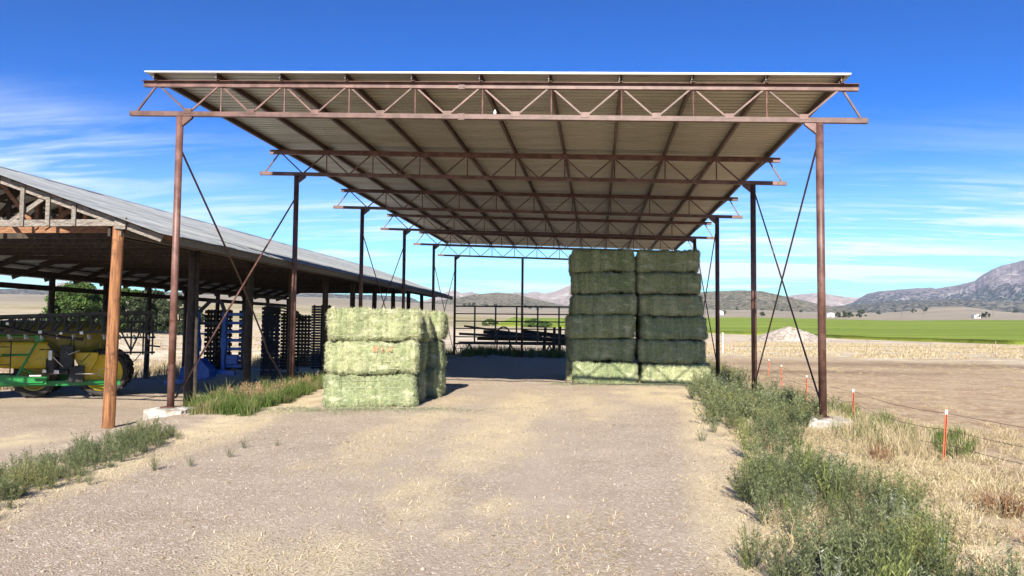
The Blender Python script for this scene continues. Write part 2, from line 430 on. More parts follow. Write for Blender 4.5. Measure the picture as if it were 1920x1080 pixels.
olive = sstep(140,200,Dr)*sstep(520,330,Dr)*(.4+.6*sstep(.4,.6,fbm(xr*.02,yr*.02,51,3)))*sstep(14,2,az_r)
damp = np.maximum(blob(24,48,15,3.4,.05,.5), blob(11,38,6,1.8,.1,.7))*.8*(.5+.5*n1)
trk = (np.exp(-((xr+2.55+.02*yr)/.45)**2)+np.exp(-((xr+.55+.02*yr)/.45)**2))*sstep(60,40,yr)
straw = straw*(1-.55*trk)
zone = np.stack([straw, gravel, pale], 1); zone2 = np.stack([plain, olive, damp], 1)
me = np_mesh('ground', V, F, {'zone': zone, 'zone2': zone2, 'track': np.clip(trk*(.5+n1*.7),0,1)}, smooth=True)

m, n, l, bs = new_mat('farmyard_ground'); g = G(n, l)
zs = n.new('ShaderNodeSeparateColor'); l.new(g.attr('zone', 'Color'), zs.inputs[0])
z2 = n.new('ShaderNodeSeparateColor'); l.new(g.attr('zone2', 'Color'), z2.inputs[0])
fine = g.noise(60, 6, .7); mid = g.noise(7, 6, .6); big = g.noise(.8, 5, .6)
stone = g.voro(34, out='Color'); stone_d = g.voro(34)
ss = n.new('ShaderNodeSeparateColor'); l.new(stone, ss.inputs[0])
stone2 = g.voro(90, out='Color'); s2 = n.new('ShaderNodeSeparateColor'); l.new(stone2, s2.inputs[0])
grav = g.mix(g.ramp(big, .3, .7), (.395,.318,.245), (.50,.412,.325))
grav = g.mix(g.ramp(mid, .35, .65, 0, .5), grav, (.41,.33,.258))
grav = g.mix(g.ramp(ss.outputs[0], .80, .97, 0, .8), grav, (.72,.64,.55))
grav = g.mix(g.ramp(s2.outputs[0], .0, .26, .6, 0), grav, (.22,.175,.135))
grav = g.mix(g.ramp(s2.outputs[1], .80, .98, 0, .65), grav, (.66,.57,.47))
grav = g.mix(g.ramp(g.noise(2.2, 7, .72, .4), .52, .68, 0, .4), grav, (.38,.30,.225))
dirt = g.mix(g.ramp(big, .35, .68), (.30,.205,.130), (.43,.315,.205))
dirt = g.mix(g.ramp(mid, .42, .62, 0, .8), dirt, (.52,.415,.28))
dirt = g.mix(g.ramp(fine, .52, .70, 0, .65), dirt, (.64,.53,.37))
dirt = g.mix(g.ramp(g.noise(18, 5, .7), .60, .72, 0, .6), dirt, (.13,.10,.055))
dirt = g.mix(g.ramp(g.noise(.55, 7, .75, .6), .46, .62, 0, .5), dirt, (.52,.43,.30))
dirt = g.mix(g.ramp(g.noise(1.7, 7, .75, .5), .57, .68, 0, .7), dirt, (.21,.15,.095))
dirt = g.mix(g.math('MULTIPLY', z2.outputs[2], .85, True), dirt, (.15,.10,.062))
palec = g.mix(g.ramp(g.noise(.22, 6, .7, stretch=(1,2.2,1)), .36, .62), (.40,.32,.22), (.68,.60,.47))
palec = g.mix(g.ramp(g.noise(2.2, 6, .75), .5, .7, 0, .6), palec, (.24,.19,.11))
plainc = g.mix(g.ramp(g.noise(.012, 6, .7, stretch=(1,2.5,1)), .38, .62), (.245,.215,.165), (.36,.31,.235))
plainc = g.mix(g.ramp(g.voro(.22), .0, .42, .75, 0), plainc, (.16,.155,.115))
olivec = g.mix(g.ramp(g.noise(.06, 5, .7), .4, .62), (.21,.20,.085), (.36,.31,.17))
strawc = g.mix(g.ramp(g.noise(45, 6, .75, 1.2, stretch=(1,.5,1)), .34, .64), (.44,.35,.21), (.82,.71,.50))
grav = g.mix(g.math('MULTIPLY', g.attr('track'), .65, True), grav, (.49,.412,.335))
c = g.mix(zs.outputs[1], dirt, grav)
sm = g.math('MULTIPLY', zs.outputs[0], g.ramp(g.math('ADD', g.noise(26, 6, .75, .8), g.math('MULTIPLY', zs.outputs[0], .48)), .54, .72), True)
c = g.mix(sm, c, strawc)
c = g.mix(zs.outputs[2], c, palec); c = g.mix(z2.outputs[0], c, plainc)
c = g.mix(g.math('MULTIPLY', z2.outputs[1], .85), c, olivec)
l.new(c, bs.inputs['Base Color']); bs.inputs['Roughness'].default_value = .95; bs.inputs['Specular IOR Level'].default_value = .12
hh = g.math('ADD', g.math('MULTIPLY', g.ramp(stone_d, 0, .5, 1, 0), .5), g.math('MULTIPLY', fine, .9))
g.bump(bs, hh, .75, .03)
struct(link('ground', me, m))

def terrain_patch(name, xs, ys, dz, mat, mask=None, smooth=True):
    X, Y = np.meshgrid(xs, ys); Z = hfun(X, Y) + dz
    return X, Y, Z

# ---- the green irrigated field: a thick sheet of crop with a ragged near edge
def field_near(x): return np.interp(x, [-60, 0, 20, 40, 62, 85, 130, 400], [215, 205, 185, 165, 122, 112, 104, 96])
def field_far(x): return np.interp(x, [-60, 60, 400], [300, 445, 470])
us = np.concatenate([np.linspace(-28, 120, 190), np.linspace(122, 420, 60)]); vs_ = np.concatenate([[0, 0.0008], np.linspace(.003, 1, 90)**1.25])
U, W_ = np.meshgrid(us, vs_)
a0 = field_near(U) + 5*(fbm(U*.12, U*0, 61, 4)-.5); FX = U*(1+W_*.35); FY = a0*(1-W_) + field_far(U)*W_
FZ = hfun(FX, FY, False) + np.where(W_ == 0, -.3, .62 + .14*(fbm(FX*.35, FY*.35, 63, 3)-.5)) 
nx2, ny2 = len(us), len(vs_); idx = np.arange(nx2*ny2).reshape(ny2, nx2)
F = np.stack([idx[:-1,:-1].ravel(), idx[:-1,1:].ravel(), idx[1:,1:].ravel(), idx[1:,:-1].ravel()], 1)
m, n, l, bs = new_mat('irrigated_crop'); g = G(n, l)
c = g.mix(g.ramp(g.noise(.035, 5, .65, stretch=(.25,1.6,1)), .36, .62), (.16,.235,.030), (.25,.325,.050))
c = g.mix(g.ramp(g.noise(.5, 5, .7), .5, .7, 0, .45), c, (.27,.28,.10))
c = g.mix(g.ramp(g.noise(.22, 3, .6, stretch=(.04,1,1)), .5, .6, 0, .55), c, (.11,.17,.03))
l.new(c, bs.inputs['Base Color']); bs.inputs['Roughness'].default_value = .9; bs.inputs['Specular IOR Level'].default_value = .1
g.bump(bs, g.noise(3, 5, .7), .8, .3)
struct(link('crop_field', np_mesh('crop_field', np.stack([FX.ravel(),FY.ravel(),FZ.ravel()],1), F, smooth=True), m))

# ------------------------------------------------------------------ hills and mountains
def ridge(name, pts, R, depth, base_el, mat, seed, rough=.16, nper=14, rows=46, steep=1.3, gully=.35, crest=.03):
    az = np.array([p[0] for p in pts]); el = np.array([p[1] for p in pts])
    a = np.linspace(az[0], az[-1], max(30, int((az[-1]-az[0])*nper)))
    e = np.interp(a, az, el)
    zc = e*R; zb = base_el*(R-depth)
    edge = sstep(0, .06, (a-a[0])/(a[-1]-a[0]))*sstep(0, .06, (a[-1]-a)/(a[-1]-a[0]))
    t = np.concatenate([np.linspace(0, 1, rows), [1.12, 1.35, 1.8]])
    A, T = np.meshgrid(np.radians(a), t)
    ZC = np.tile(zc, (len(t), 1)); ED = np.tile(edge, (len(t), 1))
    Rr = R - depth + T*depth
    rise = np.where(T <= 1, T**steep, np.maximum(0, 1-(T-1)*1.1))
    px, py = Rr*np.sin(A), Rr*np.cos(A)
    s = 5.5/depth
    rg = 1-np.abs(2*fbm(px*s, py*s*.55, seed, 5, .55)-1)
    fine = fbm(px*s*5, py*s*5, seed+5, 3)-.5
    sh = np.sin(np.pi*np.clip(T, 0, 1))**.8
    zbl = base_el*Rr*.0 + zb
    h = np.maximum(ZC-zb, 6)
    z = zbl + h*rise + h*(gully*(rg-.75)*sh + rough*fine*np.where(T > 1, 0, .25+sh)) + h*crest*(fbm(A*900, T*0, seed+9, 3)-.5)
    z = np.where(T == 0, zb-30, z); z = z*1.0 - (1-ED)*h*rise*.9
    V = np.stack([px.ravel(), py.ravel(), z.ravel()], 1)
    ny, nx = A.shape; idx = np.arange(nx*ny).reshape(ny, nx)
    F = np.stack([idx[:-1,:-1].ravel(), idx[:-1,1:].ravel(), idx[1:,1:].ravel(), idx[1:,:-1].ravel()], 1)
    rel = np.clip((z-zb)/(h.max()), 0, 1)
    return struct(link(name, np_mesh(name, V, F, {'rel': rel.ravel()}, smooth=True), mat))
def hill_mat(name, soil, soil2, tree, dens, tscale, rock=None, rock_lo=.55, patch=None):
    m, n, l, bs = new_mat(name); g = G(n, l)
    c = g.mix(g.ramp(g.noise(.004, 6, .65), .38, .62), soil, soil2)
    if rock:
        rk = g.mix(g.ramp(g.noise(.011, 8, .72, .6, stretch=(1,1,2.5)), .36, .62), rock, tuple(x*1.75 for x in rock))
        c = g.mix(g.ramp(g.math('ADD', g.attr('rel'), g.math('MULTIPLY', g.noise(.003, 5, .7), .5)), rock_lo, rock_lo+.22), c, rk)
    td = g.math('ADD', g.voro(tscale), g.math('MULTIPLY', g.noise(tscale*.18, 5, .7), .5))
    tm = g.ramp(td, dens-.1, dens+.12, 1, 0)
    if rock: tm = g.math('MULTIPLY', tm, g.ramp(g.math('ADD', g.attr('rel'), g.math('MULTIPLY', g.noise(.004, 5, .7), .6)), rock_lo+.12, rock_lo+.34, 1, .25))
    c = g.mix(tm, c, tree)
    if patch: c = g.mix(g.ramp(g.noise(.0035, 5, .68, .5, stretch=(1,1,2)), .60, .66, 0, .85), c, patch)
    l.new(c, bs.inputs['Base Color']); bs.inputs['Roughness'].default_value = 1.0; bs.inputs['Specular IOR Level'].default_value = 0
    g.bump(bs, g.math('ADD', tm, g.noise(tscale*.5, 6, .7)), 1.0, 9)
    return m
HM1 = hill_mat('juniper_hill', (.20,.18,.125), (.26,.23,.165), (.042,.052,.030), .62, .085)
HM2 = hill_mat('forested_foothill', (.17,.16,.135), (.22,.20,.165), (.026,.037,.034), .72, .06)
HM3 = hill_mat('rocky_mountain', (.125,.125,.125), (.17,.165,.16), (.024,.034,.040), .74, .05, rock=(.16,.135,.15), rock_lo=.50, patch=(.48,.44,.40))
HM4 = hill_mat('far_range', (.22,.19,.16), (.30,.26,.22), (.07,.075,.07), .5, .03, rock=(.24,.19,.165), rock_lo=.35, patch=(.5,.46,.42))
ridge('juniper_hill', [(-16.88,.0294),(-12.92,.0339),(-10.52,.0401),(-9.31,.0446),(-7.49,.0478),(-6.07,.0452),(-4.65,.039),(-2.83,.0322),(-1.0,.026)], 2500, 900, .0215, HM1, 101, rough=.06, gully=.12, crest=.01, nper=20)
ridge('juniper_hill', [(1.5,.026),(5.11,.0399),(7.81,.0495),(10.44,.0514),(11.91,.0499),(13.71,.0423),(15.82,.0329),(17.86,.0264),(19.5,.022)], 2500, 900, .0205, HM1, 117, rough=.06, gully=.12, crest=.01, nper=20)
ridge('forested_foothill', [(11,.026),(14,.0285),(16.5,.0305),(18.54,.034),(21.14,.0375),(24.23,.0382),(27.69,.0345),(33,.040),(42,.036),(50,.03)], 3300, 1300, .0190, HM2, 131, rough=.10, gully=.2, crest=.03, nper=18)
ridge('rocky_mountain', [(14.5,.024),(16.5,.0264),(17.87,.0354),(18.71,.0456),(19.54,.0486),(20.83,.0502),(21.79,.0511),(22.57,.0522),(22.88,.0502),(23.95,.0535),(25.09,.0586),(25.44,.0638),(26.03,.0707),(26.61,.0757),(27.32,.0788),(27.75,.0808),(28.85,.0846),(31.22,.0871),(33.66,.0738),(37.02,.0553),(40.98,.0428),(46,.03)], 5400, 1900, .0190, HM3, 151, rough=.16, gully=.34, crest=.015, nper=26, rows=70)
ridge('far_range', [(10.5,.03),(12.27,.0384),(14.07,.045),(15.13,.0461),(15.83,.048),(16.51,.0446),(17.37,.0419),(19.2,.0404),(21,.032)], 6900, 1600, .02, HM4, 171, nper=22)
ridge('far_range', [(-15,.03),(-12.93,.036),(-11.53,.0462),(-10.93,.0499),(-10.32,.0458),(-9.52,.0474),(-8.91,.0447),(-6.07,.0473),(-5.47,.046),(-4.66,.0489),(-4.05,.0462),(-3.04,.0499),(-2.44,.0542),(-1.23,.0642),(.37,.0713),(3.15,.0677),(7.04,.0502),(8.56,.0426),(11,.034)], 6200, 1800, .02, HM4, 181, nper=22, rows=60, crest=.02)
ridge('forested_foothill', [(-62,.034),(-48.19,.0384),(-40.65,.0378),(-38.08,.040),(-31.5,.040),(-25.95,.0407),(-20.76,.042),(-16.89,.0419),(-13.73,.040),(-11.5,.033)], 3600, 1200, .026, HM2, 191, rough=.08, gully=.15, crest=.012, nper=14)
ridge('far_range', [(-41,.036),(-38.96,.0407),(-37.8,.045),(-37.27,.0472),(-36.75,.0464),(-35.67,.0415),(-31,.040),(-26.67,.041),(-23.39,.0451),(-20.76,.0434),(-17,.038)], 6600, 1500, .026, HM4, 199, nper=18)

# ------------------------------------------------------------------ air
hz = MB().box(-8600, 8600, -8600, 8600, -45, 520)
m = bpy.data.materials.new('valley_haze'); m.use_nodes = True; nt = m.node_tree; nt.nodes.clear()
out = nt.nodes.new('ShaderNodeOutputMaterial'); pv = nt.nodes.new('ShaderNodeVolumePrincipled')
pv.inputs['Color'].default_value = (.62,.78,1,1); pv.inputs['Density'].default_value = 7.0e-5; pv.inputs['Anisotropy'].default_value = 0.0
nt.links.new(pv.outputs[0], out.inputs['Volume'])
stuff(hz.build('haze', m), 'thin pale blue haze lying over the whole valley', 'haze')

# ------------------------------------------------------------------ open steel hay barn
XL, XR, Y1, SP = -9.435, 4.524, 15.956, 6.7
FY_ = [Y1 + i*SP for i in range(6)]
def z_bot(x): return 6.637 - .0325*(x-XL)            # underside of the bottom chords
def z_top(x): return 7.425 - .0325*(x-XL)            # top of the top chords
SL = Vector((1, 0, -.0325)).normalized()
PURX = [-9.98 + i*1.493 for i in range(11)]
NODE = [-10.47] + [(PURX[i]+PURX[i+1])/2 for i in range(10)] + [5.35]
barn = thing('hay_barn', 'tall open steel pole barn with brown trusses and pale metal roof', 'barn', (-2.45, Y1, 0))
def gz(x, y): return float(hfun(x, y))
# --- footings and columns
def rough_block(cx, cy, sx, sy, z0, z1, seed):
    r = random.Random(seed); mb = MB()
    nx, ny, nz = 6, 6, 3; P = {}
    for i in range(nx+1):
        for j in range(ny+1):
            for k in range(nz+1):
                if i in (0,nx) or j in (0,ny) or k in (0,nz):
                    corner = (i in (0,nx)) + (j in (0,ny)) + (k == nz)
                    sh = .93 if corner >= 2 else 1
                    x = cx + (i/nx-.5)*sx*sh + r.uniform(-.018,.018); y = cy + (j/ny-.5)*sy*sh + r.uniform(-.018,.018)
                    z = z0 + (z1-z0)*k/nz + (r.uniform(-.03,.008) if k == nz else 0) - (.03 if corner >= 2 and k == nz else 0)
                    P[i,j,k] = len(mb.v); mb.v.append((x,y,z))
    for i in range(nx):
        for j in range(ny): mb.f.append((P[i,j,nz],P[i+1,j,nz],P[i+1,j+1,nz],P[i,j+1,nz]))
    for k in range(nz):
        for i in range(nx):
            mb.f.append((P[i,0,k],P[i+1,0,k],P[i+1,0,k+1],P[i,0,k+1])); mb.f.append((P[i+1,ny,k],P[i,ny,k],P[i,ny,k+1],P[i+1,ny,k+1]))
        for j in range(ny):
            mb.f.append((P[0,j+1,k],P[0,j,k],P[0,j,k+1],P[0,j+1,k+1])); mb.f.append((P[nx,j,k],P[nx,j+1,k],P[nx,j+1,k+1],P[nx,j,k+1]))
    return mb
cols = [(XL, y) for y in FY_] + [(XR, y) for y in FY_] + [(-4.93, FY_[5]), (-.35, FY_[5])]
for k, (x, y) in enumerate(cols):
    end = abs(x-XL) < .1 or abs(x-XR) < .1
    ztop = z_bot(x); g0 = gz(x, y); zf = max(g0, -.12) + .21
    if end:
        sx = .95 if x < 0 else .9
        rough_block(x+.05, y-.02, sx, .8, g0-.35, zf, k).build('footing', MAT['concrete'], barn)
    else: zf = g0-.2
    c = MB().tube([(x, y, zf-.02), (x, y, ztop-.012)], .078, 18).build('column', MAT['steel'], barn, smooth=False)
    c.data.shade_auto_smooth() if hasattr(c.data, 'shade_auto_smooth') else None
    for p in c.data.polygons: p.use_smooth = len(p.vertices) == 4
    if end:
        MB().box(x-.16, x+.16, y-.16, y+.16, zf-.012, zf+.008).build('base_plate', MAT['steel'], c)
        s = 1 if x < 0 else -1     # small knee plate welded on the inner side
        MB().prism([(x+s*.076, y-.04, ztop-.008), (x+s*.30, y-.04, z_bot(x+s*.30)-.008), (x+s*.30, y-.04, z_bot(x+s*.3)-.04), (x+s*.076, y-.04, ztop-.22)], (0,.08,0)).build('knee_brace', MAT['steel'], c)
# --- trusses
for fi, y in enumerate(FY_):
    mb = MB(); x0, x1 = -10.64, 5.475
    p, q = Vector((x0,y,z_bot(x0)+.055)), Vector((x1,y,z_bot(x1)+.055))
    mb.bar(p, q, .10, .11)
    tr = mb.build('truss', MAT['steel'], barn, bevel=.006)
    x0, x1 = -10.32, 5.30
    mb = MB(); p, q = Vector((x0,y,z_top(x0)-.06)), Vector((x1,y,z_top(x1)-.06))
    mb.bar(p, q, .09, .112); mb.bar(p+Vector((0,0,.062)), q+Vector((0,0,.062)), .25, .012)  # top flange widened so that it throws a dark band on the chord face
    mb.build('top_chord', MAT['steel'], tr, bevel=.004)
    zt = lambda x: z_top(x)-.112; zb = lambda x: z_bot(x)+.105
    for i, px in enumerate(PURX):
        xn0, xn1 = NODE[i], NODE[i+1]
        off = .06
        if 0 < i < 10: MB().tube([(px+.02,y,zb(px)),(px+.02,y,zt(px)+.01)], .019, 8).build('web_post', MAT['steel'], tr)
        r = .026 if fi == 0 else .024
        MB().bar((px-off,y-.012,zt(px)), (xn0+(.04 if i else 0),y-.012,zb(xn0)), .036, .036).build('web_diagonal', MAT['steel'], tr)
        MB().bar((px+off,y+.012,zt(px)), (xn1-(.04 if i<10 else 0),y+.012,zb(xn1)), .036, .036).build('web_diagonal', MAT['steel'], tr)
for zf_, nm in ((lambda x: z_bot(x)+.055, 'splice_plate'), (lambda x: z_top(x)-.06, 'splice_plate')):
    MB().box(-3.02, -2.88, Y1-.062, Y1-.044, zf_(-2.95)-.075, zf_(-2.95)+.06).build(nm, MAT['steel'], barn)
    for xx in (-2.99,-2.91):
        for dz in (-.04,.03): MB().tube([(xx,Y1-.075,zf_(-2.95)+dz),(xx,Y1-.06,zf_(-2.95)+dz)], .011, 6).build('bolt_head', MAT['dark_pipe'], barn)
for xn in NODE[1:-1]:
    MB().box(xn-.09, xn+.09, Y1-.058, Y1-.0505, z_bot(xn)+.06, z_bot(xn)+.17).build('gusset_plate', MAT['steel'], barn)
# --- purlins (C sections running the length of the barn)
YF, YB = 15.80, 49.80
for px in PURX:
    z0 = z_top(px)+.012; h = .14; t = .006; fl = .065
    prof = [(0,0),(fl,0),(fl,.018),(fl-t,.018),(fl-t,t),(t,t),(t,h-t),(fl-t,h-t),(fl-t,h-.018),(fl,h-.018),(fl,h),(0,h)]
    mb = MB(); mb.prism([(px-.03+a, YF, z0+b) for a,b in prof], (0, YB-YF, 0))
    pl = mb.build('purlin', MAT['purlin'], barn)
    for y in FY_:       # bolted cleats
        MB().box(px-.045, px-.032, y-.05, y+.05, z0-.005, z0+.12).build('cleat', MAT['steel'], pl)
    MB().tube([(px-.042,YF-.004,z0+.05),(px-.02,YF-.004,z0+.05)], .012, 8).build('bolt_head', MAT['chrome'], pl)
# --- roof sheets, ribs running across the barn
def z_roof(x): return z_top(x) + .012 + .14 + .004
xs = [-10.20, 5.10]
pw, nr = .93, 4
prof = []
for k in range(nr):
    b = k*pw/nr; s = pw/nr
    prof += [(b, 0), (b+s*.52, 0), (b+s*.57, .05), (b+s*.79, .05), (b+s*.84, 0)]
prof += [(pw+.03, 0)]
mb = MB()
for (a, h) in prof:
    for x in xs: mb.v.append((x, a, z_roof(x)+h))
mb.f = [(2*i, 2*i+1, 2*i+3, 2*i+2) for i in range(len(prof)-1)]
# a thin folded lip closes the sheet's long edges so that it has real thickness
npf = len(prof)
for (a, h) in prof:
    for x in xs: mb.v.append((x, a, z_roof(x)+h+.0025))
o_ = 2*npf
mb.f += [(o_+2*i, o_+2*i+2, o_+2*i+3, o_+2*i+1) for i in range(npf-1)]
mb.f += [(0, o_, o_+1, 1), (2*npf-2, 2*npf-1, o_+2*npf-1, o_+2*npf-2)]
mb.f += [(2*i, 2*i+2, o_+2*i+2, o_+2*i) for i in range(npf-1)] + [(2*i+1, o_+2*i+1, o_+2*i+3, 2*i+3) for i in range(npf-1)]
panel_me = mb.mesh('roof_panel', (-2.45, 0, 0))
panel_me.materials.append(MAT['galv_under'])
n_pan = int((YB+.1-15.76)/pw)+1
for i in range(n_pan):
    o = link('roof_panel', panel_me, None, barn)
    o.location = (0, 15.76 + i*pw - Y1, (i % 2)*.004)
    if i == 0: first_panel = o
MB().bar((xs[0],15.752,z_roof(xs[0])+.024), (xs[1],15.752,z_roof(xs[1])+.024), .02, .026).build('edge_trim', simple('white_edge_trim', (.52,.52,.51), (.66,.66,.65), 3, .4, .2, 3, bump=0), barn)
# --- wall bracing
def brace(pts, r=.021): return MB().tube(pts, r, 8).build('brace', MAT['steel'], barn)
for side, x in ((-1, XL), (1, XR)):
    for i in (0, 2, 4):
        ya, yb = FY_[i], FY_[i+1]; o_ = -.085*side
        if side < 0 and i == 0:
            brace([(x+.02,ya+.07,5.86),(x,ya+3.1,3.15),(x+.01,ya+4.55,1.62),(x,ya+4.9,1.18),(x+.03,ya+6.0,.30)], .024)
            brace([(x+.05,yb-.06,6.0),(x+.05,ya+.10,.28)], .024)
        else:
            brace([(x-.025,ya+.07,5.75),(x-.025,yb-.09,.30)])
            brace([(x+.03,yb-.07,5.95),(x+.03,ya+.09,.30)])
# --- pipe barrier across the far end, hung on the columns
pf = thing('pipe_fence', 'dark welded pipe fence closing the far end of the barn', 'fence', (-2.4, FY_[5]+.12, 0))
yf = FY_[5] + .12
for z in (3.33, 2.83, 2.34, 1.85, 1.30, .85):
    MB().tube([(XL+.02, yf, z), (XR, yf, z-.02)], .048 if z > 3 or z < 1 else .038, 8).build('rail', MAT['dark_pipe'], pf)
for i in range(9):
    x = -8.10 + i*1.397
    MB().tube([(x, yf, .82), (x, yf, 3.34)], .055, 8).build('upright', MAT['dark_pipe'], pf)
# --- the small white bird-like jar on the front truss
jb = MB().lathe([(.0,0),(.028,.002),(.031,.014),(.031,.055),(.024,.075),(.014,.088),(.013,.105),(.0,.107)], (-2.22, Y1-.005, z_bot(-2.22)+.112), (0,0,1), 14)
tag(jb.build('jar', MAT['white'], smooth=True), 'small white jar standing on the front truss chord', 'jar')

# ------------------------------------------------------------------ old timber implement shed
SX0, SX1, RX = -10.78, -21.2, -15.34            # right posts, left posts, ridge
SY = [15.80 + i*3.32 for i in range(11)]
PIT = .345
shed = thing('implement_shed', 'long weathered timber machinery shed with grey metal gable roof', 'shed', (RX, 15.8, -.4))
def zs_(x): return 5.875 - PIT*abs(x-RX)          # top of the rafters
def wob(r): return random.uniform(-r, r)
def round_post(x, y, z0, z1, r, mat, lean=(0,0), name='post', n=14):
    mb = MB(); rings = 9; sd = random.random()*100
    for i in range(rings):
        t = i/(rings-1); rr = r*(1.06-.1*t)
        for k in range(n):
            a = 2*math.pi*k/n
            q = rr*(1+.07*math.sin(3*a+sd)+.05*math.sin(5*a+t*4+sd))
            mb.v.append((x+lean[0]*t+q*math.cos(a)+.012*math.sin(t*5+sd), y+lean[1]*t+q*math.sin(a), z0+(z1-z0)*t))
    for i in range(rings-1):
        for k in range(n): mb.f.append((i*n+k, i*n+(k+1)%n, (i+1)*n+(k+1)%n, (i+1)*n+k))
    mb.f.append(tuple(range((rings-1)*n, rings*n)))
    return mb.build(name, mat, shed, smooth=True)
corner = round_post(SX0-.02, SY[0]-.02, -.75, 4.10, .125, MAT['wood_post'], (.10, 0))
corner['label'] = 'thick orange brown corner post with knots'
for i, y in enumerate(SY):
    if i: round_post(SX0+wob(.02), y, -1.0, 4.0, .115, MAT['wood_old'])
    round_post(SX1+wob(.03), 17.5+i*3.25, -1.1, 3.80, .115, MAT['wood_old'])
# slim added pole standing for the second post's sunlit edge, behind the front column
round_post(SX0+.16, SY[1]-.05, -.6, 3.9, .045, MAT['wood_old'], name='lit_edge_pole')
# plates along the posts, side rail, eave fascia
MB().bar((SX0+.16,SY[0]-.1,4.02),(SX0+.16,SY[-1]+.3,4.02),.06,.26).build('plate_beam', MAT['wood_grey'], shed)
MB().bar((SX0-.17,SY[0]-.0,4.02),(SX0-.17,SY[-1]+.3,4.02),.06,.26).build('plate_beam', MAT['wood_old'], shed)
MB().bar((SX1+.16,SY[0]-.1,3.78),(SX1+.16,SY[-1]+.3,3.78),.06,.24).build('plate_beam', MAT['wood_old'], shed)
MB().bar((SX1+.17,SY[0]-.1,3.27),(SX1+.17,SY[-1]+.2,3.27),.06,.20).build('side_rail', MAT['wood_old'], shed)
MB().bar((-9.60,SY[0]+.35,zs_(-9.60)-.06),(-9.60,SY[-1]+.5,zs_(-9.60)-.06),.04,.17).build('fascia', MAT['wood_grey'], shed)
# trusses
def wood_truss(y, mat, mat2, full, first):
    hw = SX0-RX
    zc = 4.19
    tr = MB().bar((SX1-.1,y,zc),(SX0+.22,y,zc),.05,.15).build('roof_truss', mat, shed)
    for s in (1,-1):
        xe = RX + s*(5.70 if s > 0 else 6.3)
        MB().bar((RX,y+.002,zs_(RX)-.085),(xe,y+.002,zs_(xe)-.085),.055,.155).build('rafter', mat, tr)
    ks = [.0,.37,.51,.65,.79] if full else [0,.5]
    yo = -.045 if first else .045
    for k in ks:
        for s in ((1,-1) if k else (1,)):
            x = RX + s*hw*k
            MB().bar((x,y+yo,zc-.07),(x,y+yo,zs_(x)-.04),.045,.10,(1,0,0)).build('truss_post', mat, tr)
    for s in (1,-1):
        MB().bar((RX+s*hw*.43,y-yo,zc+.03),(RX+s*hw*.62,y-yo,zs_(RX+s*hw*.62)-.1),.04,.10).build('truss_diagonal', mat2, tr)
        MB().bar((RX+s*hw*.39,y-yo,zc+.03),(RX+s*hw*.12,y-yo,zs_(RX+s*hw*.12)-.1),.04,.10).build('truss_diagonal', mat2, tr)
wood_truss(SY[0]-.06, MAT['wood_grey'], MAT['wood_grey'], True, True)
MB().box(SX0+.06, SX0+.32, SY[0]-.16, SY[0]-.10, 4.03, 4.29).build('gusset', MAT['wood_grey'], shed)
ti = 0
yy = SY[0] + 1.1
while yy < SY[-1]+.4:
    wood_truss(yy, MAT['wood_new'] if ti < 1 else MAT['wood_old'], MAT['wood_new'] if ti < 1 else MAT['wood_old'], ti % 2 == 0, False); ti += 1; yy += 1.1066*(1 if ti < 6 else 1.5)  # trusses past the first get darker wood, interior shade put into the colour
# roof boards laid flat over the rafters (purlins), then the sheets
slope = Vector((1,0,-PIT)).normalized()
for s in (1,-1):
    for k in range(9 if s > 0 else 10):
        x = RX + s*(.25 + k*.64)
        MB().bar((x, 15.55, zs_(x)+.018), (x, SY[-1]+.55, zs_(x)+.018), .09, .034).build('roof_board', MAT['wood_old'], shed)
pw2 = .86; nc = 9
prof = [(pw2*i/(nc*4), .011*math.sin(2*math.pi*i/4.0)) for i in range(nc*4+2)]
for s, nm in ((1, 'a'), (-1, 'b')):
    mb = MB(); xe = RX + (5.86 if s > 0 else -6.5)
    for (a, h) in prof:
        for x in (RX + s*.0, xe): mb.v.append((x, a, zs_(x)+.052+h))
    k = len(prof)
    for (a, h) in prof:
        for x in (RX + s*.0, xe): mb.v.append((x, a, zs_(x)+.0545+h))
    o_ = 2*k
    mb.f = [(2*i,2*i+1,2*i+3,2*i+2) for i in range(k-1)] + [(o_+2*i,o_+2*i+2,o_+2*i+3,o_+2*i+1) for i in range(k-1)]
    mb.f += [(0,o_,o_+1,1),(2*k-2,2*k-1,o_+2*k-1,o_+2*k-2)] + [(2*i+1,o_+2*i+1,o_+2*i+3,2*i+3) for i in range(k-1)]
    pm = mb.mesh('roof_sheet', (RX, 0, -.4), smooth=False); pm.materials.append(MAT['galv'])
    npn = int((SY[-1]+.8-15.45)/pw2)+1
    for i in range(npn):
        o = link('roof_sheet', pm, None, shed)
        o.location = (wob(.025), 15.45+i*pw2-15.8, (i % 2)*.005 + wob(.003))
MB().prism([(RX-.22,15.42,zs_(RX)-.0),(RX,15.42,zs_(RX)+.085),(RX+.22,15.42,zs_(RX)-.0),(RX,15.42,zs_(RX)+.078)], (0,SY[-1]+.8-15.42,0)).build('ridge_cap', MAT['galv'], shed)

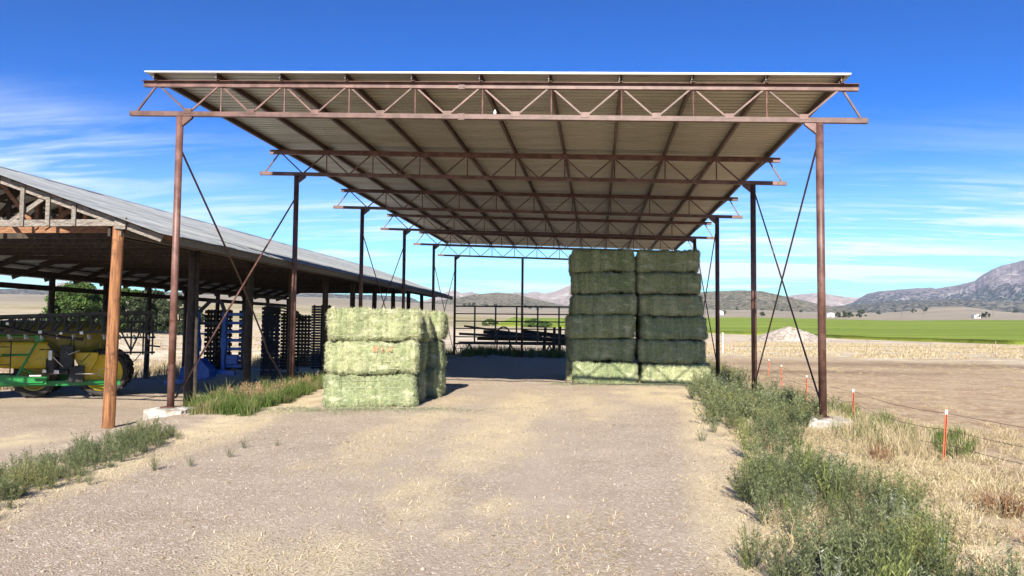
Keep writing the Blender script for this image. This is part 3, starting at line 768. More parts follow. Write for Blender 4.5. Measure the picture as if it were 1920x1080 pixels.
# ------------------------------------------------------------------ hay bales
BL, BH, BD = 2.24, .79, 1.12
m, n, l, bs = new_mat('alfalfa_hay'); g = G(n, l)
t = g.attr('tint')
fib = g.noise(24, 7, .75, 1.5, stretch=(1.6,1,1)); med = g.noise(4.5, 5, .65)
c = g.mix(g.ramp(fib, .34, .66), (.095,.125,.058), (.50,.53,.345))
c = g.mix(g.ramp(med, .42, .66, 0, .55), c, (.25,.285,.15))
c = g.mix(g.ramp(g.noise(1.6, 4, .6), .58, .72, 0, .5), c, (.55,.53,.39))
c = g.mix(g.ramp(t, .35, 1, 0, .75), c, (.66,.68,.49))
c = g.mix(g.ramp(t, .0, .3, .0, 0), c, (.10,.12,.05))
c = g.mix(1.0, c, g.mix(g.attr('flake'), (.80,.84,.78), (1.16,1.12,1.10)), 'MULTIPLY')
c = g.mix(g.ramp(g.noise(9, 5, .7, .6, stretch=(1,1,.6)), .60, .72, 0, .75), c, (.14,.165,.075))
c = g.mix(g.ramp(g.noise(3.2, 4, .6, stretch=(.6,1,1.8)), .55, .7, 0, .5), c, (.66,.66,.50))
c = g.mix(1.0, c, g.mix(g.rnd(), (.80,.88,.80), (1.12,1.10,1.04)), 'MULTIPLY')
l.new(c, bs.inputs['Base Color']); bs.inputs['Roughness'].default_value = .9; bs.inputs['Specular IOR Level'].default_value = .1
g.bump(bs, fib, .9, .03)
MAT['hay'] = m
def bale_surface(seed):
    r = np.random.default_rng(seed)
    nx, ny, nz = 56, 24, 22; P = []; Fc = []
    def face(n1, n2, fn):
        b = len(P)
        for j in range(n2+1):
            for i in range(n1+1): P.append(fn(i/n1*2-1, j/n2*2-1))
        for j in range(n2):
            for i in range(n1):
                a = b + j*(n1+1) + i; Fc.append((a, a+1, a+n1+2, a+n1+1))
    face(nx, nz, lambda u,v: (u,-1,v)); face(nx, nz, lambda u,v: (-u,1,v))
    face(ny, nz, lambda u,v: (1,u,v)); face(ny, nz, lambda u,v: (-1,-u,v))
    face(nx, ny, lambda u,v: (u,v,1)); face(nx, ny, lambda u,v: (u,-v,-1))
    P = np.array(P, float); half = np.array([BL/2, BD/2, BH/2]); rad = .15
    Q = P*half
    inner = half-rad; core = np.clip(Q, -inner, inner); d = Q-core; ln = np.linalg.norm(d, axis=1, keepdims=True)
    nrm = np.where(ln > 1e-6, d/np.maximum(ln, 1e-6), 0)
    Q = core + nrm*rad
    # flakes pressed one after the other along the length
    nf = 17; edges = np.sort(np.concatenate([[-1.3, 1.3], np.linspace(-1.08, 1.08, nf) + r.uniform(-.03,.03,nf)]))
    k = np.clip(np.searchsorted(edges, Q[:,0])-1, 0, len(edges)-2)
    off = r.uniform(-.022, .022, len(edges))[k]
    pos = (Q[:,0]-edges[k])/np.maximum(edges[k+1]-edges[k], .02); groove = -.022*np.exp(-((np.minimum(pos,1-pos))/.10)**2)*(.4+r.uniform(0,1,len(edges))[k])
    side = 1-np.abs(nrm[:,0])*.9
    nz_ = fbm(Q[:,0]*5+Q[:,1]*3.1+40, Q[:,2]*7+Q[:,1]*4.3+40, seed, 4)-.5
    nz2 = fbm(Q[:,0]*22+Q[:,1]*17+90, Q[:,2]*26+Q[:,1]*13+90, seed+3, 2)-.5
    low = fbm(Q[:,0]*1.4+Q[:,1]*1.1+10, Q[:,2]*1.9+Q[:,1]*.8+10, seed+7, 2)-.5
    disp = (off*1.2+groove*1.5)*side + .065*nz_ + .045*nz2 + .13*low
    flake = np.clip(.5 + .5*(r.uniform(-1,1,len(edges))[k]) , 0, 1)
    tw = np.zeros(len(Q))
    for zz in (-.26,-.09,.09,.26): tw -= .016*np.exp(-((Q[:,2]-zz)/.022)**2)*(np.abs(nrm[:,2]) < .6)
    Q = Q + nrm*(disp+tw)[:,None]
    sag = 1+.02*np.sin((Q[:,2]/BH+.5)*math.pi)
    Q[:,1] *= sag; Q[:,2] = np.clip(Q[:,2], -BH/2-.012, BH/2+.03)
    # slight random shear, so that no two stand alike
    Q[:,0] += Q[:,2]*r.uniform(-.07,.07); Q[:,1] += Q[:,2]*r.uniform(-.04,.04)
    return Q, np.array(Fc), nrm, flake
def bale_meshes(seed):
    r = np.random.default_rng(seed+500)
    Q, Fc, nrm, flake = bale_surface(seed)
    org = np.array([0,0,BH/2])
    a = np_mesh('hay_bale', Q+org, Fc, {'tint': np.zeros(len(Q))+.12*r.random(len(Q)), 'flake': flake}, smooth=True); a.materials.append(MAT['hay'])
    # loose stems sticking out of the faces
    w = np.where(np.abs(nrm[:,2]) > .8, .25, 1.0); w = w*(1+1.2*((np.abs(nrm) > .3).sum(1) > 1)); w /= w.sum()
    ns = 6500; pick = r.choice(len(Q), ns, p=w)
    p = Q[pick] + r.normal(0, .015, (ns,3)); nn = nrm[pick]
    tdir = r.normal(0, 1, (ns,3))*np.array([.8,.8,1.0]); tdir -= nn*(tdir*nn).sum(1,keepdims=True); tdir /= np.linalg.norm(tdir,axis=1,keepdims=True)+1e-6
    lift = r.uniform(.02,.45,(ns,1))**1.5
    d = tdir + nn*lift*1.6; d /= np.linalg.norm(d,axis=1,keepdims=True)
    ln = r.uniform(.03,.15,(ns,1)); wd = r.uniform(.0022,.0058,(ns,1))
    sd = np.cross(d, nn + r.normal(0,.5,(ns,3))); sd /= np.linalg.norm(sd,axis=1,keepdims=True)+1e-6
    p = p - d*ln*.2
    e = p + d*ln; e[:,2] += -.012*r.random(ns)
    V = np.stack([p-sd*wd, p+sd*wd, e+sd*wd*.5, e-sd*wd*.5], 1).reshape(-1,3)
    V[:,2] = np.maximum(V[:,2], -BH/2-.01)
    Fq = np.arange(ns*4).reshape(-1,4)
    tint = np.repeat(r.uniform(.0,1.,ns)**.9, 4)
    b = np_mesh('loose_hay', V+org, Fq, {'tint': tint, 'flake': np.repeat(flake[pick],4)}); b.materials.append(MAT['hay'])
    c = []
    for zz in (-.26,-.09,.09,.26):
        for sy in (-1,1):
            tw = MB()
            pts = [(-1.02+2.04*i/24, sy*(BD/2-.012+.010*math.sin(i*1.7+seed)), zz+BH/2+.006*math.sin(i*.9+seed)) for i in range(25)]
            tw.tube(pts, .0035, 4, cap=False)
            c.append(tw.mesh('twine')); c[-1].materials.append(MAT['twine'])
    return a, b, c
BALES = [bale_meshes(1000+i*13) for i in range(7)]
def place_bale(i, x, y, z, rz, flip, label, group, sc=(1,1,1)):
    a, b, c = BALES[i % len(BALES)]
    o = bpy.data.objects.new('hay_bale', a); COL.objects.link(o)
    o.location = (x, y, z); o.rotation_euler = (random.uniform(-.012,.012), random.uniform(-.014,.014), rz + (math.pi if flip else 0)); o.scale = sc
    tag(o, label, 'hay bale', group)
    for nm, me in [('loose_hay', b)] + [('twine', q) for q in c if 'front' in label]:
        k = link(nm, me, None, o)
        if nm == 'loose_hay': k['kind'] = 'stuff'
    return o
ORD = ['bottom', 'second', 'third', 'fourth', 'fifth', 'top']
rb = random.Random(5)
# short sunlit stack: three rows deep, three high, the front row turned a little
bi = 0
SROWS = [('front', -5.52, 18.02, .27), ('middle', -5.60, 19.36, .20), ('rear', -5.42, 20.78, .08)]
for rn, x, y, rz in SROWS:
    zz = gz(x, y)-.03
    for k in range(3):
        dx = [0.02,.05,.10][k]
        o = place_bale(bi, x+dx+rb.uniform(-.03,.03), y+rb.uniform(-.03,.03)+(.02 if k == 1 else 0), zz, rz+rb.uniform(-.02,.02), rb.random() < .5,
            '%s green hay bale in the %s row of the short sunlit stack' % (['bottom','middle','top'][k], rn), 'bales of the short sunlit stack', (.985, 1, [1.03,1.02,.98][k]))
        if rn == 'front' and k == 1: marked = o
        if rn == 'front' and k == 1: o['label'] = 'green hay bale with red marks on its side, middle of the front row'
        zz += BH+.012; bi += 3
# red marks on the middle bale: dyed stems on its sunlit side
rr = np.random.default_rng(77); Vm = []; 
for cx, n_, s in ((.05, 26, .030), (.22, 7, .02), (.40, 10, .035)):
    for k in range(n_):
        a = rr.uniform(-1.2,1.2); L_ = rr.uniform(.02,.06); p = np.array([cx+rr.normal(0,s), -BD/2-.052-rr.random()*.012, .60+rr.normal(0,.022)])
        d = np.array([math.cos(a),0,math.sin(a)])*L_; w_ = np.array([-math.sin(a),0,math.cos(a)])*.005
        Vm += [p-w_, p+w_, p+d+w_, p+d-w_]
mk = np_mesh('red_mark', np.array(Vm), np.arange(len(Vm)).reshape(-1,4)); mk.materials.append(MAT['red_mark'])
mo = bpy.data.objects.new('red_mark', mk); COL.objects.link(mo); mo.parent = marked
if abs(math.cos(marked.rotation_euler.z) + 1) < .2: mo.rotation_euler = (0,0,math.pi)
# tall stack under the roof: two columns, six high, three rows deep
for ri, rn in enumerate(('front','second','third')):
    for ci, (cx, cn) in enumerate(((.22, 'aisle side'), (2.56, 'weed side'))):
        zz = gz(cx, 27.5)-.03
        for k in range(6):
            h = [1.02,1.06,1.06,.96,1.0,1.04][k]*.975
            y = 27.50 + ri*1.17 + rb.uniform(-.05,.05)
            x = cx + rb.uniform(-.06,.06) - (rb.uniform(.05,.30) if ri and ci == 0 else 0) + ([.14,.05,.05,-.06,-.08,-.10][k] if ci == 1 else [0,.0,.0,-.0,.02,.02][k])
            sc = (1.0 + ([.04,.03,.03,0,-.02,-.04][k] if ci == 1 else [0,.02,.01,-.01,-.01,-.03][k]), 1, h)
            place_bale(bi, x, y, zz, rb.uniform(-.045,.045), rb.random() < .5,
                '%s green hay bale, %s row, %s column of the tall stack' % (ORD[k], rn, cn), 'bales of the tall stack', sc)
            zz += BH*h+.010; bi += 1

# ------------------------------------------------------------------ sprayer parked in the shed
sp = thing('crop_sprayer', 'yellow and green crop sprayer with black folded booms parked in the timber shed', 'sprayer', (-16.6, 22.6, -.4))
YS = 22.45; Z0 = -.40
def rounded_tank(x0, x1, y0, y1, z0, z1, rnd, name, mat, taper=0):
    nn = 10; prof = []
    cz = (z0+z1)/2; cy = (y0+y1)/2
    mb = MB(); xsn = 13
    for i in range(xsn):
        t = i/(xsn-1); x = x0+(x1-x0)*t; e = min(t, 1-t)*(x1-x0); s = 1.0
        if e < rnd: s = 1 - (1-e/rnd)**2*.55
        for k in range(20):
            a = 2*math.pi*k/20; ca, sa = math.cos(a), math.sin(a); p = .5
            yy = cy + (y1-y0)/2*s*math.copysign(abs(ca)**p, ca); z = cz + (z1-z0)/2*(s if sa > 0 else s)*math.copysign(abs(sa)**p, sa)
            if taper and sa < 0: yy = cy + (yy-cy)*(1-taper*abs(sa))
            mb.v.append((x, yy, z))
    for i in range(xsn-1):
        for k in range(20): mb.f.append((i*20+k, i*20+(k+1)%20, (i+1)*20+(k+1)%20, (i+1)*20+k))
    mb.f += [tuple(range(19,-1,-1)), tuple(range((xsn-1)*20, xsn*20))]
    return mb.build(name, mat, sp, smooth=True)
tank = rounded_tank(-18.85, -15.35, YS-.35, YS+1.35, .75, 2.02, .55, 'main_tank', MAT['yellow_shaded'], .25)
for i in range(5):
    x = -17.2 + i*.42
    MB().tube([(x,YS-.37,1.15),(x,YS-.37,1.75),(x+.12,YS-.1,1.98)], .02, 6).build('tank_rib', MAT['yellow_shaded'], tank)
rounded_tank(-19.75, -18.46, YS-1.55, YS-.75, .30, 1.08, .3, 'rinse_tank', MAT['yellow'])
rounded_tank(-18.35, -16.75, YS-.55, YS-.30, .52, 1.35, .2, 'side_panel', MAT['yellow'])
MB().prism([(-16.20,YS-.62,1.02),(-15.55,YS-.62,1.02),(-15.55,YS-.62,.82),(-15.76,YS-.62,.42),(-15.98,YS-.62,.42),(-16.20,YS-.62,.82)], (0,.5,0)).build('mixing_hopper', MAT['yellow'], sp, bevel=.03)
fr = MB(); fr.bar((-19.9,YS-.75,.16),(-16.9,YS-.75,.16),.10,.24); fr.bar((-19.9,YS+1.2,.16),(-14.9,YS+1.2,.16),.10,.24); fr.bar((-19.9,YS-.45,.05),(-14.9,YS-.45,.05),.10,.16); fr.bar((-15.2,YS-.6,.1),(-15.2,YS+1.3,.1),.14,.14)
fr = fr.build('chassis', MAT['green_paint'], sp, bevel=.01)
MB().prism([(-19.9,YS-.86,.04),(-18.2,YS-.86,.10),(-17.0,YS-.86,.10),(-16.85,YS-.86,.30),(-18.2,YS-.86,.34),(-19.9,YS-.86,.30)], (0,.05,0)).build('side_skirt', MAT['green_paint'], fr)
for (a, b) in (((-19.9,1.46),(-18.6,1.46)),((-18.6,1.46),(-18.48,1.38)),((-18.48,1.38),(-18.48,.30)),((-19.9,1.56),(-17.1,1.52)),((-17.1,1.56),(-17.7,.26)),((-18.1,.95),(-17.4,.95)),((-18.9,1.5),(-18.9,1.0)),((-17.62,.55),(-17.2,.35))):
    MB().tube([(a[0],YS-.80,a[1]),(b[0],YS-.80,b[1])], .035, 8).build('green_rail', MAT['green_paint'], fr)
MB().box(-17.25,-17.0,YS-.86,YS-.70,1.36,1.62).build('valve_box', MAT['green_paint'], fr, bevel=.02)
ld = MB()
for x in (-18.22,-17.84): ld.tube([(x,YS-.95,.25),(x,YS-.95,1.38)], .018, 6)
for z in (.40,.66,.92,1.20,1.36): ld.tube([(-18.22,YS-.95,z),(-17.84,YS-.95,z)], .016, 6)
ld.build('ladder', MAT['black_steel'], sp)
def wheel(parent, x, y, r, wdt, rim_r, mat_rim):
    w_ = MB().lathe([(rim_r,-wdt*.36),(r*.80,-wdt*.50),(r*.93,-wdt*.48),(r*.965,-wdt*.3),(r*.965,wdt*.3),(r*.93,wdt*.48),(r*.80,wdt*.5),(rim_r,wdt*.36)], (x,y,Z0+r), (0,1,0), 36).build('wheel', MAT['rubber'], parent, smooth=True)
    lug = MB()
    for k in range(30):
        a = 2*math.pi*k/30; s = 1 if k % 2 else -1
        c0 = Vector((x+math.cos(a)*r*.965, y+s*wdt*.03, Z0+r+math.sin(a)*r*.965)); a2 = a+.14
        c1 = Vector((x+math.cos(a2)*r*.955, y+s*wdt*.47, Z0+r+math.sin(a2)*r*.955))
        lug.bar(c0, c1, .05, .08, (math.cos(a),0,math.sin(a)))
    lug.build('tread', MAT['rubber'], w_)
    MB().lathe([(0,-wdt*.16),(rim_r*.3,-wdt*.16),(rim_r*.36,-wdt*.26),(rim_r*.82,-wdt*.20),(rim_r*.9,-wdt*.33),(rim_r*1.01,-wdt*.36),(rim_r*1.01,wdt*.3),(0,wdt*.3)], (x,y,Z0+r), (0,1,0), 28).build('rim', mat_rim, w_, smooth=True)
    h = MB()
    for k in range(8):
        a = 2*math.pi*k/8; h.tube([(x+math.cos(a)*rim_r*.22,y-wdt*.2,Z0+r+math.sin(a)*rim_r*.22),(x+math.cos(a)*rim_r*.22,y-wdt*.14,Z0+r+math.sin(a)*rim_r*.22)], .018, 6)
    h.build('wheel_bolts', MAT['chrome'], w_)
wheel(sp, -15.42, YS-.30, .76, .40, .58, MAT['yellow'])
wheel(sp, -15.42, YS+1.30, .76, .40, .58, MAT['yellow'])
wheel(sp, -17.30, YS-.25, .62, .38, .40, MAT['yellow_shaded'])
wheel(sp, -17.30, YS+1.35, .62, .38, .40, MAT['yellow_shaded'])
def boom(y, name):
    b = MB(); b.bar((-19.9,y,2.02),(-14.0,y,2.32),.07,.09); b.bar((-18.55,y,1.62),(-14.0,y,1.70),.06,.07)
    b = b.build(name, MAT['black_steel'], sp)
    st = MB()
    for i in range(13):
        xa = -18.5+i*.345; xb = xa+.345; za = 1.62+(xa+18.55)*.0176; zb_ = 2.02+(xb+19.9)*.0508
        st.bar((xa,y,za),(xb,y,zb_),.03,.03); st.bar((xb,y,zb_),(xb,y,1.62+(xb+18.55)*.0176),.03,.03)
    st.build('lattice', MAT['black_steel'], b)
    nzl = MB()
    for i in range(11):
        x = -18.3+i*.42; nzl.tube([(x,y-.06,1.58),(x+.03,y-.08,1.44)], .022, 6)
    nzl.build('nozzles', MAT['chrome'], b)
    return b
boom(YS-1.15, 'boom'); boom(YS-.95, 'boom'); boom(YS-.72, 'boom'); boom(YS+1.75, 'boom')
MB().box(-18.75,-18.35,YS-1.25,YS-.85,1.50,2.10).build('boom_hinge', MAT['black_steel'], sp, bevel=.03)
MB().tube([(-18.3,YS-1.2,1.85),(-17.0,YS-1.2,1.58),(-15.9,YS-1.2,1.42)], .045, 8).build('hydraulic_arm', MAT['black_steel'], sp)
bf = MB()
for x in (-15.0,-14.6,-14.25,-13.98):
    bf.bar((x,YS-.9,.95),(x,YS-.9,2.05),.05,.05)
for z in (1.02,1.5,1.98): bf.bar((-15.05,YS-.9,z),(-13.9,YS-.9,z),.05,.06)
bf.bar((-14.6,YS-.9,1.05),(-14.25,YS-.9,1.95),.045,.05); bf.bar((-15.0,YS-.9,1.9),(-14.6,YS-.9,1.1),.045,.05); bf.bar((-14.2,YS-.9,1.26),(-13.75,YS-.9,1.20),.04,.05)
bf.build('boom_rack', MAT['black_steel'], sp)
MB().tube([(-14.85,YS-.95,1.0),(-14.7,YS-.95,.76),(-14.48,YS-.95,.74),(-14.3,YS-.95,1.0)], .016, 6).build('hose', MAT['black_steel'], sp)
pump = MB(); pump.lathe([(0,-.2),(.16,-.2),(.18,-.05),(.18,.2),(.1,.26),(0,.26)], (-16.75,YS-.85,.62), (0,0,1), 14); pump.box(-17.0,-16.3,YS-1.0,YS-.6,.35,.50); pump.box(-16.55,-16.2,YS-.95,YS-.55,.50,1.25); pump.bar((-16.9,YS-.8,1.3),(-16.3,YS-.8,.5),.07,.07); pump.box(-16.3,-15.9,YS-.9,YS-.6,.1,.6)
pump = pump.build('pump_unit', MAT['black_steel'], sp, bevel=.01)
rh = random.Random(3)
for k in range(9):
    x = -17.0+rh.random()*1.2; z = .3+rh.random()*1.0
    MB().tube([(x,YS-1.0,z),(x+rh.uniform(-.2,.2),YS-1.08,z+rh.uniform(-.1,.25)),(x+rh.uniform(-.1,.5),YS-1.0,z+rh.uniform(-.3,.3))], .016, 6).build('hose', MAT['black_steel'] if k % 3 else MAT['chrome'], pump)
for (x,z,a,b) in ((-16.78,.80,.05,.30),(-16.6,.38,.07,.12),(-17.15,.30,.16,.05),(-16.92,.42,.05,.1)):
    MB().box(x-a,x+a,YS-1.12,YS-1.02,z,z+b).build('fitting', MAT['chrome'], pump, bevel=.012)
for (x,y,z,s) in ((-18.3,YS-1.28,1.86,.05),(-17.9,YS-1.24,1.90,.04),(-17.05,YS-1.22,1.66,.05),(-16.5,YS-1.22,1.62,.04),(-15.95,YS-1.22,1.64,.05)):
    MB().box(x-s,x+s,y-s*.6,y+s*.6,z-s,z+s).build('hinge_fitting', MAT['chrome'], sp, bevel=.01)

sp.location = (-18.75, 24.85, -.635); sp.rotation_euler = (0, 0, .50); sp.scale = (1.1, 1.1, 1.1)

# ------------------------------------------------------------------ folded tillage implements
def slat_wing(parent, x0, x1, y, z0, z1, nbar, nv, mat, tine=.16, vis=.07):
    wg = MB()
    for i in range(nv):
        x = x0+(x1-x0)*i/(nv-1); wg.bar((x,y,z0),(x,y,z1),.07,.07)
    wg = wg.build('wing_frame', mat, parent)
    for k in range(nbar):
        z = z0+.1+(z1-z0-.2)*k/(nbar-1)
        b = MB(); b.bar((x0-.12,y-.05,z),(x1+.12,y-.05,z),.05,vis)
        for j in range(4):
            x = x0-.05+(x1-x0+.1)*(j+.5)/4
            pts = [(x,y-.05,z),(x+.02,y-tine*.6,z+.05),(x,y-tine,z-.02),(x-.02,y-tine*1.1,z-.10)]
            b.tube(pts, .012, 5)
        b.build('tine_bar', mat, wg)
    return wg
cult = thing('folded_cultivator', 'blue folding cultivator with upright wings standing in the shed', 'cultivator', (-15.4, 29.0, -.4))
yc = 28.7
for x in (-15.92,-14.80):
    MB().bar((x,yc,.15),(x,yc,2.42),.15,.15).build('wing_beam', MAT['blue_paint'], cult, bevel=.01)
    MB().prism([(x-.11,yc-.10,1.05),(x+.11,yc-.10,.85),(x+.13,yc-.10,1.25),(x+.075,yc-.10,1.55),(x-.075,yc-.10,1.55)], (0,.2,0)).build('hinge_plate', MAT['blue_paint'], cult)
for (a,b) in (((-15.92,2.40),(-15.45,2.86)),((-15.45,2.86),(-14.98,2.86)),((-14.98,2.86),(-14.80,2.42)),((-15.92,1.98),(-14.8,1.98))):
    MB().bar((a[0],yc+.02,a[1]),(b[0],yc+.02,b[1]),.10,.12).build('top_frame', MAT['blue_dark'], cult)
for (x0,x1) in ((-16.25,-15.99),(-14.72,-14.1)):
    for k in range(7):
        z = .28+k*.345
        MB().bar((x0,yc+.12,z),(x1,yc+.12,z),.10,.12).build('tine_bar', MAT['blue_paint'], cult, bevel=.02)
    MB().bar((x1 if x1 > -15 else x0,yc+.15,.2),(x1 if x1 > -15 else x0,yc+.15,2.5),.08,.10).build('outer_beam', MAT['blue_dark'], cult)
for s, q in ((-15.62,.5),(-15.3,.9),(-15.0,.6),(-14.35,.9)): slat_wing(cult, s-.13, s+.13, yc+q, .1, 2.55, 13, 3, MAT['black_steel'], vis=.14)
MB().prism([(-16.15,yc-.9,-.32),(-15.35,yc-.9,-.22),(-14.9,yc-.9,-.12),(-14.9,yc-.9,.20),(-15.32,yc-.9,.62),(-15.45,yc-.9,.62),(-16.1,yc-.9,.22)], (0,.55,0)).build('hood', MAT['blue_paint'], cult, bevel=.02)
MB().box(-15.72,-15.52,yc-.915,yc-.895,.26,.36).build('hood_slot', MAT['black_steel'], cult)
MB().bar((-16.5,yc-1.3,-.33),(-15.0,yc-.4,-.15),.22,.12).build('drawbar', MAT['blue_paint'], cult)
MB().bar((-15.1,yc-.2,.08),(-14.2,yc-.2,.02),.2,.18).build('base_frame', MAT['blue_paint'], cult)
MB().box(-14.66,-14.2,yc-.1,yc+.1,.35,.75).build('gear_box', MAT['blue_paint'], cult, bevel=.03)
harrow = thing('folded_harrow', 'dark folded harrow with many upright tine bars and curved springs', 'harrow', (-13.9, 31.2, -.4))
slat_wing(harrow, -14.35, -13.75, 31.4, -.2, 2.75, 16, 3, MAT['blue_dark'], vis=.13)
slat_wing(harrow, -13.65, -13.2, 31.8, .0, 2.5, 17, 4, MAT['black_steel'], vis=.12)
slat_wing(harrow, -14.6, -14.1, 32.0, .0, 2.6, 16, 4, MAT['blue_dark'], vis=.12)
slat_wing(harrow, -13.05, -12.6, 32.0, .1, 2.4, 15, 4, MAT['black_steel'], vis=.12)
for k in range(4): MB().tube([(-14.1,31.3,2.85-k*.13),(-13.4,31.2,2.80-k*.13),(-12.75+k*.1,31.2,2.48-k*.10)], .04, 6).build('spring_arm', MAT['black_steel'], harrow)
MB().box(-14.4,-12.5,31.2,31.7,-.38,-.1).build('base_frame', MAT['blue_dark'], harrow)
roll = thing('folded_roller_harrow', 'tall dark stack of close-set tine bars standing beyond the harrow', 'harrow', (-13.3, 35.6, -.4))
slat_wing(roll, -13.75, -13.0, 35.6, -.2, 2.95, 24, 3, MAT['blue_dark'], vis=.105)
MB().bar((-14.6,35.5,2.3),(-13.9,35.5,2.36),.06,.07).build('cross_arm', MAT['black_steel'], roll)
MB().bar((-14.5,35.5,-.3),(-14.5,35.5,2.3),.07,.07).build('support', MAT['black_steel'], roll)
slat_wing(roll, -12.65, -12.45, 36.6, -.2, 2.1, 12, 2, MAT['black_steel'])

# ------------------------------------------------------------------ vegetation
def plant_arrays(seed, h, spread, nst, nleaf, ll, lw, droop=.25, upright=.6, stem_w=.004):
    """a bushy weed: thin stems carrying many narrow leaves; returns (V, F, tint)"""
    r = np.random.default_rng(seed); Vs = []; Ts = []
    for s in range(nst):
        a = r.uniform(0, 2*math.pi); out = spread*math.sqrt(r.random()); hh = h*(1-.45*(out/spread)**2)*r.uniform(.7,1.08)
        base = np.array([math.cos(a), math.sin(a), 0])*out*.25; tip = np.array([math.cos(a)*out, math.sin(a)*out, hh])
        ts = np.linspace(0,1,5); pts = base[None]*(1-ts[:,None]) + tip[None]*ts[:,None]; pts[:,:2] += (r.normal(0,.02,2)[None])*ts[:,None]; pts[:,:2] *= (.55+.45*ts[:,None])
        w = np.array([-math.sin(a), math.cos(a), 0])*stem_w
        for i in range(4):
            Vs += [pts[i]-w*(1-ts[i]*.6), pts[i]+w*(1-ts[i]*.6), pts[i+1]+w*(1-ts[i+1]*.6), pts[i+1]-w*(1-ts[i+1]*.6)]; Ts += [.35]*4
        st_t = r.random()
        for k in range(nleaf):
            t = r.uniform(.18,1.0)**.75; p = base*(1-t)+tip*t; p[:2] *= (.55+.45*t)
            b = r.uniform(0,2*math.pi); d = np.array([math.cos(b), math.sin(b), r.uniform(upright-.4, upright+.6)]); d /= np.linalg.norm(d)
            L_ = ll*r.uniform(.6,1.3)*(1.15-.45*t); sd = np.cross(d, r.normal(0,1,3)); sd /= np.linalg.norm(sd)+1e-6; sd *= lw*r.uniform(.7,1.2)
            q = p + d*L_; q[2] -= droop*L_*.3; mpt = p + d*L_*.5
            tv = np.clip(.46+.40*(st_t-.5)+r.normal(0,.20), 0, 1)
            Vs += [p, mpt-sd, q, mpt+sd]; Ts += [tv]*4
    V = np.array(Vs); return V, np.arange(len(V)).reshape(-1,4), np.array(Ts)
def blade_arrays(seed, h, spread, nb, w, bend=.5):
    r = np.random.default_rng(seed); Vs = []; Ts = []
    for k in range(nb):
        a = r.uniform(0,2*math.pi); rad = spread*math.sqrt(r.random()); p = np.array([math.cos(a)*rad, math.sin(a)*rad, 0])
        b = a + r.normal(0,.8); H = h*r.uniform(.5,1.1); lean = bend*r.uniform(.2,1.0)*H
        m1 = p + np.array([math.cos(b)*lean*.3, math.sin(b)*lean*.3, H*.6]); e = p + np.array([math.cos(b)*lean, math.sin(b)*lean, H*r.uniform(.8,1)])
        c = r.uniform(0,math.pi); s = np.array([math.cos(c), math.sin(c), 0])*w*r.uniform(.7,1.3); tv = r.random()
        Vs += [p-s, p+s, m1+s*.8, m1-s*.8, m1-s*.8, m1+s*.8, e+s*.15, e-s*.15]; Ts += [tv*.75]*8
    V = np.array(Vs); return V, np.arange(len(V)).reshape(-1,4), np.array(Ts)
def scatter(name, variants, P, mat, seed, smin=.7, smax=1.25, sizes=None, zoff=-.02):
    r = np.random.default_rng(seed); VV = []; FF = []; TT = []; off = 0
    zs = hfun(P[:,0], P[:,1])
    for i, (x, y) in enumerate(P):
        V, F, T = variants[r.integers(len(variants))]; s = r.uniform(smin, smax)*(sizes[i] if sizes is not None else 1); a = r.uniform(0, 2*math.pi)
        c, sn = math.cos(a)*s, math.sin(a)*s
        W = np.empty_like(V); W[:,0] = V[:,0]*c - V[:,1]*sn + x; W[:,1] = V[:,0]*sn + V[:,1]*c + y; W[:,2] = V[:,2]*s*r.uniform(.85,1.15) + zs[i] + zoff
        VV.append(W); FF.append(F+off); TT.append(np.clip(T + r.normal(0,.09), 0, 1)); off += len(V)
    return link(name, np_mesh(name, np.concatenate(VV), np.concatenate(FF), {'tint': np.concatenate(TT)}), mat)
def sample(n, x0, x1, y0, y1, dens, seed):
    r = np.random.default_rng(seed); x = r.uniform(x0,x1,n); y = r.uniform(y0,y1,n)
    d = dens(x, y); k = r.random(n) < d; return np.stack([x[k], y[k]], 1), d[k]
KO = [plant_arrays(200+i, .52, .24, 17, 30, .048, .0036, upright=.9) for i in range(7)]
KO_far = [plant_arrays(230+i, .55, .26, 13, 14, .07, .0065, upright=.9) for i in range(4)]
# right-hand weed strip: hugging the driveway edge, thinning toward the fence
def weed_r(x, y):
    left = 1.08 + .128*(y-6) - .0014*(y-6)**2 + .5*(fbm(y*.6, y*0, 71, 3)-.5)
    wid = np.interp(y, [5,7,9,10.5,12,14,17,22,30,48], [2.0,1.85,1.75,1.35,1.35,1.9,2.6,3.0,2.6,2.2])
    d = sstep(left-.1, left+.35, x)*sstep(left+wid+.25, left+wid-.35, x)
    patch = fbm(x*.9, y*.55, 73, 3)
    d = d*sstep(.33, .50, patch)*(.10+.90*sstep(.42,.60,fbm(x*1.7,y*1.7,74,2)))
    # a pale gap of dry grass, and bare brown ground close by
    d = d*(1-.95*np.exp(-(((x-3.55)/.60)**2 + ((y-11.8)/1.6)**2)))
    d = d*(1-.9*np.exp(-(((x-2.15)/.22)**2 + ((y-6.9)/.9)**2)))
    d = d*(1-.95*((np.abs(x-XR) < .5) & (np.abs((y-Y1) % SP) < .45) & (y < 26)))
    d = d*(1-.98*((x < 4.0) & (y > 26.6)))
    d = d*(1-.97*((x > .29*y-.42) & (x < .29*y+.75) & (y > 10.4) & (y < 15.7)))
    return d
P, d = sample(5200, .8, 7.5, 4.6, 22, weed_r, 301)
P = P[(P[:,1] < 13) | (np.random.default_rng(1).random(len(P)) < .62)]
stuff(scatter('weed_strip', KO, P[P[:,1] < 15], MAT['kochia'], 303, .45, 1.25, zoff=-.04))
Pn = P[P[:,1] < 15]; rp = np.random.default_rng(5).permutation(len(Pn))
